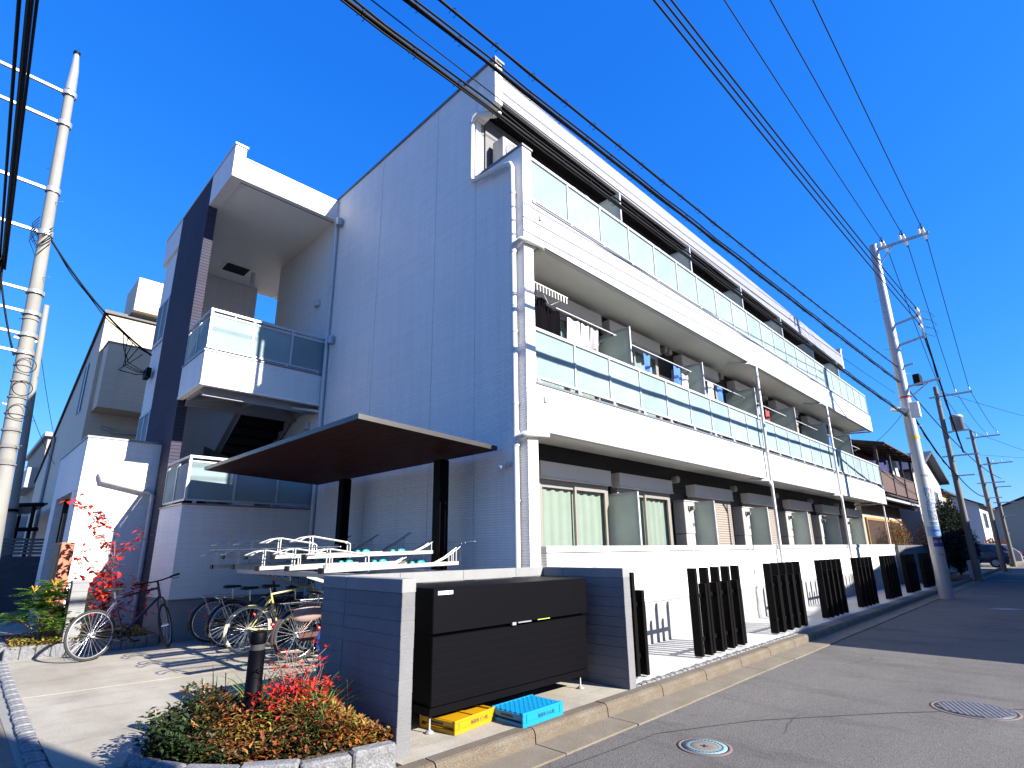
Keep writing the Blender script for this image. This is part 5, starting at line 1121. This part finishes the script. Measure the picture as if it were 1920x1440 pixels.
cable('thin wire above the roof of the apartment', (-15.5, -1.6, 6.0), (15.72, -1.7, 6.2), .35, .006, G, (), 0, 30)
# cables coming over the lane from the left pole
GL = 'cables over the lane'
for k, (dx, dz, r, lab) in enumerate(((.0, .0, .035, 'thick black cable bundle passing overhead at the left edge'), (-.10, .02, .02, 'black cable left of the thick overhead bundle'), (.065, -.03, .016, 'thin black cable right of the thick overhead bundle'))):
    cable(lab, (-5.40 + dx * .6, 10.2, 7.35 + dz), (-6.0 + dx * 1.5, -15, 7.3 + dz), .1, r, GL, ((.0, -.04, .016, .012), (.0, .03, .012, .015)) if k == 0 else (), .55 if k < 2 else 0, 40)
cable('black cable from the left pole arm down to the closure', (-5.45, 10.2, 7.35), (-4.9, 10.25, 5.5), .1, .02, GL, ((.02, .03, .012, .01),), .3, 12)
cable('black cable bundle hanging down beside the left pole', (-5.42, 10.15, 7.4), (-5.12, 10.2, 4.6), .12, .026, GL, ((.03, .03, .014, .03), (-.03, .0, .012, .03), (.0, .05, .01, .04)), .22, 24)
mb = MB(); mb.cbox(-5.62, -5.42, 9.7, 10.3, 7.1, 7.45, .03); solo('splice_closure', mb, CABLE, 'black cable splice closure hanging beside the left pole', 'closure')
m = MB(); t = thing('service_drop', 'black service cable looping from the left pole to the stair tower', 'cable', (-4.9, 10.3, 8.4)); p0 = V(-4.85, 10.25, 8.45); p1 = V(-2.42, 10.55, 6.2)
m.tube(catenary(p0, p1, .25, 20), .022, 6); m.tube([q + V(0, .03, .02 * math.sin(i)) for i, q in enumerate(catenary(p0, p1, .3, 20))], .012, 6); part('wire', m, CABLE, t); m = MB(); random.seed(9)
for k in range(5): a = p0.lerp(p1, .72 + k * .05) - V(0, 0, .2); b = V(-2.42, 10.5 + .06 * k, 5.75); mid = (a + b) / 2 + V(-.12 - .1 * k, 0, -.25 - .1 * random.random()); m.tube([a, a.lerp(mid, .5) - V(.03, 0, .05), mid, mid.lerp(b, .6) - V(0, 0, .05), b], .010, 5)
m.cbox(-2.5, -2.39, 10.4, 10.75, 5.6, 5.85, .01); part('drop_loops', m, CABLE, t)
for k, (a, b, c_) in enumerate((((-4.3, 16, 7.5), (-2.5, 24, 5.0), 'upper'), ((-4.2, 16, 5.6), (-2.6, 22, 4.4), 'lower'), ((-4.3, 16, 8.0), (-3, 60, 12), 'far'))): cable(c_ + ' thin wire behind the left pole', a, b, .15, .008, 'thin wires at the left', n=10)
# ================================================================== NEIGHBOURS
BEI = siding('beige_siding', (.52, .42, .30), .05, .4); TANW = mat('beige_wall', (.30, .26, .20), .8, .06, 2, .1, 60)
BH = thing('beige_house', 'beige three-storey house with stepped boxes behind the stair tower', 'house', (0, 17, 0))
m = MB(); m.prism([(15.0, 0), (26.4, 0), (26.4, 4.5), (15.0, 8.6)], 'x', -2.98, 4); part('wall', m, BEI, BH)
m = MB(); m.prism([(14.97, 8.66), (26.6, 4.47), (26.6, 4.57), (14.97, 8.76)], 'x', -3.04, 4.1); part('roof', m, mat('roof_slate', (.06, .055, .055), .6), BH)
m = MB(); m.box(-2.37, 1, 14.7, 16.4, 8.87, 10.0); part('roof_box', m, BEI, BH); m = MB(); m.box(-2.89, 1, 14.1, 14.999, 5.5, 7.45); bx = part('bay_box', m, BEI, BH); m = MB(); m.box(-2.92, 1.02, 14.08, 14.999, 7.451, 7.5); part('cap', m, CAPM, bx)
for y, z0, z1 in ((16.6, 5.8, 7.4), (16.9, 3.2, 4.2)): m = MB(); m.box(-3.0, -2.978, y, y + .5, z0, z1); w_ = part('window', m, mat('glass_dark', (.03, .04, .05), .1), BH); m = MB(); m.box(-3.02, -3.001, y - .05, y, z0 - .05, z1 + .05); m.box(-3.02, -3.001, y + .5, y + .55, z0 - .05, z1 + .05); part('frame', m, ALUW, w_)
m = MB(); m.tube([(-3.03, 22, 0), (-3.03, 22, 5.8)], .05, 8); part('downpipe', m, STEEL, BH)
m = MB(); m.tube([(-2.6, 14.96, 5.1), (-2.2, 14.9, 4.95), (-1.6, 14.9, 5.0)], .04, 8); part('vent_pipe', m, GALV, BH)
H2 = thing('lane_house', 'grey house far along the lane at the left', 'house', (-2.8, 30, 0)); m = MB(); m.box(-2.85, 4, 27, 36, 0, 6.6); part('wall', m, TANW, H2); m = MB(); m.box(-3.0, 4.2, 26.8, 36.2, 6.6, 6.8); part('roof', m, CAPM, H2)
for z in (2.2, 4.4): m = MB(); m.box(-3.25, -2.85, 28, 33, z, z + .9); part('balcony', m, STEEL, H2)
# carport and dark fence across the lane
CP = thing('carport', 'dark carport with curved roof across the lane', 'carport', (-4.2, 18, 0)); m = MB(); m.tube([(-3.3, 17.5, 2.95), (-4.4, 17.5, 2.85), (-5.2, 17.5, 2.55), (-5.5, 17.5, 2.1)], .06, 8); m.tube([(-3.3, 17.5, 2.2), (-5.5, 17.5, 2.1)], .06, 8); part('frame', m, BLK, CP); m = MB(); m.prism([(-3.2, 3.0), (-4.4, 2.92), (-5.2, 2.62), (-5.5, 2.2), (-5.46, 2.18), (-5.2, 2.58), (-4.4, 2.87), (-3.2, 2.95)], 'y', 17.5, 23); part('roof', m, mat('poly_dark', (.03, .03, .035), .4), CP)
for y in (17.6, 22.5): m = MB(); m.cyl((-3.5, y, 0), (-3.5, y, 2.9), .05, n=8); part('post', m, BLK, CP)
FN = thing('lane_fence', 'dark grey block fence across the lane at the left edge', 'fence', (-4, 15.4, 0))
for r in range(7):
    for k in range(5): m = MB(); xx = -6.6 + k * .8 - (.4 if r % 2 else 0); m.cbox(xx + .002, xx + .798, 15.3, 15.42, r * .2 + .001, r * .2 + .198, .004); part('block', m, mat('fence_block', (.055, .055, .065), .9, .1, 3, .3, 90), FN)
for k in range(5): m = MB(); m.box(-6.6, -3.2, 15.33, 15.37, 1.45 + k * .09, 1.51 + k * .09); part('rail', m, ACG, FN)
# ------------------------------------------------------------------ brown house past the far end
NB = thing('brown_house', 'old two-storey house with brown balcony panels beside the apartment', 'house', (25, 2, 0)); BRN = mat('brown_panel', (.075, .042, .03), .6, .15, 5); BRB = mat('brown_beam', (.05, .03, .024), .6); OCH = mat('ochre_wall', (.20, .115, .055), .8, .15, 3); RTILE = mat('roof_redbrown', (.16, .05, .035), .7, .2, 8)
m = MB(); m.box(20.95, 28.4, 1.0, 7.5, 0, 3.15); part('wall', m, TANW, NB); m = MB(); m.box(21.1, 27.2, 1.9, 7.5, 3.15, 5.6); part('upper_wall', m, OCH, NB)
m = MB(); m.prism([(.35, 3.05), (2.0, 3.5), (2.0, 3.58), (.3, 3.13)], 'x', 20.8, 28.8); part('eave', m, BRB, NB)
m = MB(); m.prism([(1.4, 5.55), (4.6, 6.5), (8.0, 5.55), (8.0, 5.67), (4.6, 6.62), (1.4, 5.67)], 'x', 20.7, 27.6); part('roof', m, RTILE, NB)
for a, b in ((21.3, 24.3), (24.5, 27.4)):
    m = MB(); m.box(a, b, .96, .999, 1.0, 2.45); w_ = part('window', m, mat('lattice_brown', (.045, .026, .02), .7), NB); m = MB(); m.box(a - .09, a, .93, .999, .95, 2.55); m.box(b, b + .09, .93, .999, .95, 2.55); m.box(a, b, .93, .999, 2.452, 2.55); part('frame', m, mat('ochre_frame', (.22, .11, .03), .6), w_)
    for k in range(16): x = a + (b - a) * (k + .5) / 16; m = MB(); m.box(x - .02, x + .02, .945, .959, 1.0, 2.45); part('slat', m, BRN, w_)
m = MB(); m.box(20.96, 28.2, .06, 1.9, 3.2, 3.3); bb_ = part('balcony', m, STEEL, NB)
for k in range(4): x = 21.0 + k * 2.35; m = MB(); m.box(x, x + .1, .1, .2, 3.3, 5.55); part('post', m, BRB, bb_)
for k in range(3): x = 21.12 + k * 2.35; m = MB(); m.box(x, x + 2.2, .13, .17, 3.55, 4.35); part('panel', m, BRN, bb_)
m = MB(); m.box(21.0, 28.15, .11, .19, 4.36, 4.42); m.box(21.0, 28.15, .11, .19, 3.42, 3.47); part('rail', m, BRB, bb_)
m = MB(); m.prism([(-.25, 5.42), (2.0, 5.95), (2.0, 6.0), (-.25, 5.47)], 'x', 20.85, 28.5); part('balcony_roof', m, mat('poly_brown', (.07, .055, .05), .5), bb_)
for k in range(7): x = 21.0 + k * 1.2; m = MB(); m.beam((x, -.2, 5.38), (x, 1.9, 5.88), .06, .08); part('rafter', m, BRB, bb_)
solo('hanging_cloth', cloth(22.3, 24.6, .5, 4.45, 5.3, .06, 2.5, NAVY, 0), mat('cloth_navy', (.01, .012, .08), .9), 'dark blue quilt hanging on the brown balcony', 'quilt'); solo('hanging_cloth', cloth(25.2, 26.6, .45, 4.5, 5.3, .06, 1.5, WC, 0), mat('cloth_pale', (.4, .38, .4), .9), 'pale washing hanging on the brown balcony', 'laundry')
# block fence continuing the line of the low wall
BF = thing('block_fence', 'grey block fence with ribbed top course past the white wall', 'fence', (26, -.05, 0)); FB = mat('fence_grey', (.12, .118, .125), .9, .15, 3, .3, 90)
for r in range(6):
    for k in range(15): xx = 20.5 + k * .62; m = MB(); m.cbox(xx + .003, xx + .617, -.1, .03, r * .2 + .001, r * .2 + .198, .005); part('block', m, FB, BF)
for k in range(72): xx = 20.5 + k * .129; m = MB(); m.box(xx + .01, xx + .119, -.09, .02, 1.201, 1.42); part('rib', m, FB, BF)
m = MB(); m.box(20.5, 29.8, -.07, .0, 0, 1.40); part('mortar', m, mat('mortar', (.15, .147, .14), .95), BF)
# shrubs and hedge behind
def bush(name, label, c, r, n, m_, seed, cat='shrub', leafs=(.06, .11), wide=.05, lean=0):
    random.seed(seed); t = thing(name, label, cat, (c[0], c[1], 0)); tr = MB(); lv = MB()
    for k in range(7): a = k * .9; e = V(c[0] + r[0] * .6 * math.cos(a), c[1] + r[1] * .6 * math.sin(a), c[2] + r[2] * .5 * random.uniform(-.2, 1)); b = V(c[0], c[1], 0); tr.tube([b, b.lerp(e, .5) + V(0, 0, .1), e], [.04, .025, .008], 6)
    for _ in range(n):
        d = rdir(-1, 1); q = random.random() ** .35; bump = 1 + .22 * math.sin(d.x * 6 + seed) * math.cos(d.y * 5 + d.z * 4); p = V(c[0] + d.x * r[0] * q * bump, c[1] + d.y * r[1] * q * bump, c[2] + d.z * r[2] * q * bump)
        if p.z < .05: continue
        leaf(lv, p, rdir(-.6, .8), V(0, 0, 1), random.uniform(*leafs), wide, random.random())
    part('trunk', tr, mat('bark', (.08, .06, .045), .9), t); part('crown', lv, m_, t); return t
HG = leafmat('hedge_leaves', [(.004, .008, .004), (.008, .016, .006), (.014, .026, .008)], .15); MX = leafmat('mixed_leaves', [(.04, .07, .015), (.12, .12, .03), (.22, .09, .03), (.28, .05, .03), (.25, .2, .06)], .3)
bush('mixed_shrub', 'reddish-green shrub showing above the block fence left of the pole', (23.6, .35, 1.7), (1.5, .35, .75), 1500, MX, 71); bush('mixed_shrub', 'orange-leaved shrub behind the pole sign', (27.6, .0, 1.6), (1.2, .5, .9), 1200, MX, 72)
bush('clipped_hedge', 'dark clipped evergreen hedge right of the tall pole', (29.8, -.75, 1.85), (4.2, .55, 1.75), 14000, HG, 73, 'hedge', (.09, .16), .09); bush('clipped_hedge', 'lower dark evergreen mass behind the clipped hedge', (33.5, -.7, 1.2), (2.6, .6, 1.2), 4000, HG, 74, 'hedge', (.1, .17), .1)
m = MB(); m.cbox(21.0, 21.6, -1.2, -.95, 0, .02, .005); solo('drain_cover', m, GALV, 'pale metal cover at the foot of the hedge', 'cover'); m = MB(); m.cbox(27.0, 29.6, -1.55, -1.35, -.1, .72, .01); solo('garden_wall', m, mat('garden_white', (.4, .4, .42), .8), 'short white garden wall before the second pole', 'wall')
# ------------------------------------------------------------------ white house and others down the street
def house(name, label, x0, x1, y0, y1, h, rh, wall, roof, wins=(), ridge='x', over=.45):
    t = thing(name, label, 'house', ((x0 + x1) / 2, y0, 0)); m = MB(); m.box(x0, x1, y0, y1, 0, h)
    if ridge == 'y':
        xm = (x0 + x1) / 2; m.prism([(x0, h), (x1, h), (xm, h + rh * .93)], 'y', y0, y1 )
    else: ym = (y0 + y1) / 2; m.prism([(y0, h), (y1, h), (ym, h + rh * .93)], 'x', x0, x1)
    part('wall', m, wall, t); o = over; m = MB()
    if ridge == 'x': ym = (y0 + y1) / 2; s_ = rh / (ym - y0); m.prism([(y0 - o, h - o * s_), (ym, h + rh), (y1 + o, h - o * s_), (y1 + o, h - o * s_ + .14), (ym, h + rh + .14), (y0 - o, h - o * s_ + .14)], 'x', x0 - o, x1 + o)
    else: xm = (x0 + x1) / 2; s_ = rh / (xm - x0); m.prism([(x0 - o, h - o * s_), (xm, h + rh), (x1 + o, h - o * s_), (x1 + o, h - o * s_ + .14), (xm, h + rh + .14), (x0 - o, h - o * s_ + .14)], 'y', y0 - o, y1 + o)
    part('roof', m, roof, t)
    for face, a, b, z0, z1 in wins:
        m = MB(); f = MB(); e = .06
        if face == 'f': m.box(a, b, y0 - .02, y0 - .002, z0, z1); f.box(a - e, a, y0 - .05, y0, z0 - e, z1 + e); f.box(b, b + e, y0 - .05, y0, z0 - e, z1 + e); f.box(a, b, y0 - .05, y0, z1, z1 + e); f.box(a, b, y0 - .05, y0, z0 - e, z0); f.box((a + b) / 2 - .02, (a + b) / 2 + .02, y0 - .04, y0 - .021, z0, z1)
        else: m.box(x0 - .02, x0 - .002, a, b, z0, z1); f.box(x0 - .05, x0, a - e, a, z0 - e, z1 + e); f.box(x0 - .05, x0, b, b + e, z0 - e, z1 + e); f.box(x0 - .05, x0, a, b, z1, z1 + e); f.box(x0 - .05, x0, a, b, z0 - e, z0)
        w_ = part('window', m, mat('glass_dark', (.03, .04, .05), .1), t); part('frame', f, ALUW, w_)
    return t
DR = mat('roof_dark_tile', (.035, .037, .05), .6, .15, 10); WW = mat('render_white', (.42, .41, .42), .8, .05, 2); GW = mat('render_grey', (.17, .175, .18), .8, .08, 2)
house('white_house', 'white rendered house with dark roof behind the hedge', 29.5, 38, .3, 7, 5.2, 1.3, WW, DR, (('f', 31, 33.6, 3.3, 4.7), ('f', 35, 36, 2.4, 4.4), ('l', 1.2, 3.2, 3.2, 4.6), ('l', 4, 5.5, 3.2, 4.4)), 'y')
house('ochre_house', 'small ochre house seen between the poles', 46, 53, 1.5, 8, 5.4, 1.2, mat('ochre_pale', (.30, .19, .09), .8), DR, (('f', 48, 50, 3.2, 4.6),))
house('grey_house', 'grey house with low roof at the end of the street', 78, 90, -13, -5, 4.4, 2.2, GW, DR, (('l', -11, -9, 2, 3.4), ('l', -8, -6.6, 2, 3.4)), 'x'); house('pale_house', 'pale house at the end of the street on the left side', 64, 74, .8, 9, 5.2, 2.0, WW, DR, (('l', 2, 4, 3, 4.4), ('f', 66, 69, 3, 4.4)), 'x')
house('slate_house', 'slate-roofed house closing the street at the right edge', 62, 74, -22, -13, 5.0, 2.4, GW, DR, (('l', -20, -17, 2.6, 4),), 'x'); house('rear_house', 'distant house with dark roof behind the grey house', 100, 116, -8, 4, 5.5, 2.5, TANW, DR, (), 'x')
# parked car by the third pole
def car(label, loc, rz, paint):
    t = thing('parked_car', label, 'car', loc, rz, 'parked cars'); W = .82
    prof = [(-1.95, .30), (-1.95, .75), (-1.85, .95), (-1.35, 1.42), (-.6, 1.52), (.35, 1.48), (1.0, 1.02), (1.75, .86), (1.95, .68), (1.95, .30)]
    m = MB(); n = len(prof); vs = []
    for s, k in ((-1, 1), (1, 1)):
        for x, z in prof: vs.append((x, s * W * (1 if z < .96 else .86), z))
    fs = [tuple(range(n - 1, -1, -1)), tuple(range(n, 2 * n))] + [(i, (i + 1) % n, n + (i + 1) % n, n + i) for i in range(n)]
    m.add(vs, fs); part('body', m, paint, t, True, .04)
    gl = mat('car_glass', (.02, .025, .03), .05)
    for s in (-1, 1):
        m = MB(); y = s * (W * .93 + .012); P = [(-1.3, 1.0), (-1.05, 1.36), (-.45, 1.42), (.25, 1.38), (.72, 1.02)]; m.add([(x, s * (W * (1.0 if z < 1.1 else .885)) + s * .01, z) for x, z in P], [tuple(range(5)) if s < 0 else tuple(range(4, -1, -1))]); part('side_window', m, gl, t, True)
        for x in (-1.25, 1.2): m = MB(); m.cyl((x, s * (W - .16), .31), (x, s * (W + .015), .31), .31, n=20); w_ = part('wheel', m, TYRE, t, True); m = MB(); m.cyl((x, s * (W + .016), .31), (x, s * (W + .022), .31), .19, n=16); part('rim', m, GALV, w_, True)
        m = MB(); m.cbox(1.80, 1.965, s * .62 - .14, s * .62 + .14, .66, .80, .01); part('headlight', m, CERA, t, True); m = MB(); m.cbox(-1.965, -1.9, s * .62 - .12, s * .62 + .12, .7, .92, .01); part('tail_light', m, RED, t, True)
    m = MB(); m.add([(.40, -.66, 1.46), (.40, .66, 1.46), (1.0, .74, 1.05), (1.0, -.74, 1.05)], [(0, 3, 2, 1)]); m.v = [(x + .02, y, z + .02) for x, y, z in m.v]; part('windscreen', m, gl, t, True); m = MB(); m.add([(-1.38, -.68, 1.38), (-1.38, .68, 1.38), (-1.84, .72, 1.0), (-1.84, -.72, 1.0)], [(0, 1, 2, 3)]); m.v = [(x - .02, y, z + .015) for x, y, z in m.v]; part('rear_window', m, gl, t, True)
    return t
car('dark blue car parked beyond the third pole', (43.5, .2, -.05), math.radians(95), PAI('car_navy', (.012, .018, .04))); car('white van-like car parked behind the dark blue car', (49, -.2, -.05), math.radians(92), PAI('car_white', (.36, .37, .38)))
# orange marker post and low planting far along
m = MB(); m.lathe([(.14, -.12), (.14, -.08), (.05, -.06), (.045, 1.6), (0, 1.62)], (47.8, -2.6, 0), 12); solo('marker_post', m, mat('marker_orange', (.5, .09, .03), .5), 'orange marker post at the far roadside', 'marker post')
bush('red_hedge', 'low red-brown hedge in the distance between the poles', (52, -.6, .9), (3.5, .8, 1.0), 2500, leafmat('red_hedge_leaves', [(.12, .03, .01), (.22, .06, .015), (.1, .05, .02)], .2), 75, 'hedge', (.1, .18), .12); bush('street_shrub', 'green shrubs in front of the far grey house', (70, -7.2, 1.0), (4, 1.2, 1.1), 2500, leafmat('street_leaves', [(.02, .05, .01), (.05, .1, .02), (.08, .15, .03)], .2), 76, 'shrub', (.15, .25), .15)
# ------------------------------------------------------------------ houses on the near side of the road (behind the camera); their shade falls on the road
house('corner_house', 'corner house across the road whose shade falls on the apron', -15, -1.62, -17, -9, 6.3, .9, TANW, DR, (), 'x', .02)
SB = thing('roadside_building', 'long building across the road whose shade covers the far roadway', 'building', (20, -12, 0)); m = MB(); m.prism([(7.0, 0), (46, 0), (46, 6.4), (24, 5.7), (7.0, 3.75)], 'y', -16, -8); part('wall', m, TANW, SB); m = MB(); m.prism([(6.98, 3.755), (24, 5.705), (46.1, 6.405), (46.1, 6.5), (24, 5.8), (6.98, 3.85)], 'y', -16.2, -7.98); part('roof', m, DR, SB)
m = MB(); m.cyl((9.6, -7.7, -.16), (9.6, -7.7, 3), .05, .03, n=8); BT = thing('bare_tree', 'small bare tree across the road', 'tree', (9.6, -7.7, -.16)); tr = MB(); random.seed(90)
def limb(p, d, L_, r, lv):
    pts = [p]; 
    for k in range(4): d = (d + rdir(-.3, .6) * .25).normalized(); pts.append(pts[-1] + d * L_ / 4)
    tr.tube(pts, [r * (1 - .5 * k / 4) for k in range(5)], 6)
    if lv < 3:
        for k in range(2, 5): limb(pts[k], (d + rdir(-.2, .8) * .9).normalized(), L_ * .55, r * .5, lv + 1)
limb(V(9.6, -7.7, -.16), V(0, 0, 1), 4.2, .07, 0); part('trunk', tr, mat('bark', (.08, .06, .045), .9), BT)
# ================================================================== MANHOLES
def manhole(label, c, r, ring):
    t = thing('manhole_cover', label, 'manhole cover', (c[0], c[1], -.12), .4, 'manhole covers in the road'); IR = mat('cast_iron', (.07, .072, .085), .5, .2, 30, .2, 120, metal=.4)
    m = MB(); m.lathe([(r + .035, 0), (r + .035, .003), (r + .004, .005), (r + .004, 0)], (0, 0, 0), 40); part('frame', m, mat('frame_rust', (.12, .085, .075), .7), t, True)
    if ring:
        m = MB(); m.lathe([(r, .001), (r, .006), (r * .62, .006)], (0, 0, 0), 40); part('outer_ring', m, mat('ring_blue', (.13, .21, .24), .6, .15, 20), t, True); m = MB(); m.lathe([(r * .61, .004), (r * .58, .007), (r * .3, .007), (0, .006)], (0, 0, 0), 36); part('lid', m, mat('lid_tan', (.15, .13, .11), .7, .15, 25, .3, 90), t, True)
        m = MB()
        for k in range(32): q = k * .19635; m.cyl((r * .8 * math.cos(q), r * .8 * math.sin(q), .006), (r * .8 * math.cos(q), r * .8 * math.sin(q), .0085), .009, n=6)
        part('studs', m, IR, t, True, kind='stuff'); m = MB(); m.box(-.03, .03, -.008, .008, .006, .0075); m.box(-.008, .008, -.03, .03, .006, .0078); part('key_slot', m, BLK, t, True)
    else:
        m = MB(); m.lathe([(r, .001), (r, .005), (0, .005)], (0, 0, 0), 40); part('lid', m, IR, t, True); m = MB(); random.seed(2)
        for i in range(-7, 8):
            for j in range(-7, 8):
                x, y = i * r / 7.6, j * r / 7.6
                if math.hypot(x, y) < r * .93: m.cbox(x - .016, x + .016, y - .016, y + .016, .005, .0125, .003)
        part('treads', m, mat('iron_worn', (.16, .16, .17), .45, .2, 30, metal=.4), t, True, kind='stuff')
manhole('round pale blue water valve cover in the near road', (-.63, -2.44), .175, True); manhole('large dark cast-iron manhole cover at the right edge', (2.05, -3.85), .31, False); manhole('far dark manhole cover in the shaded road', (13.2, -3.4), .3, False)
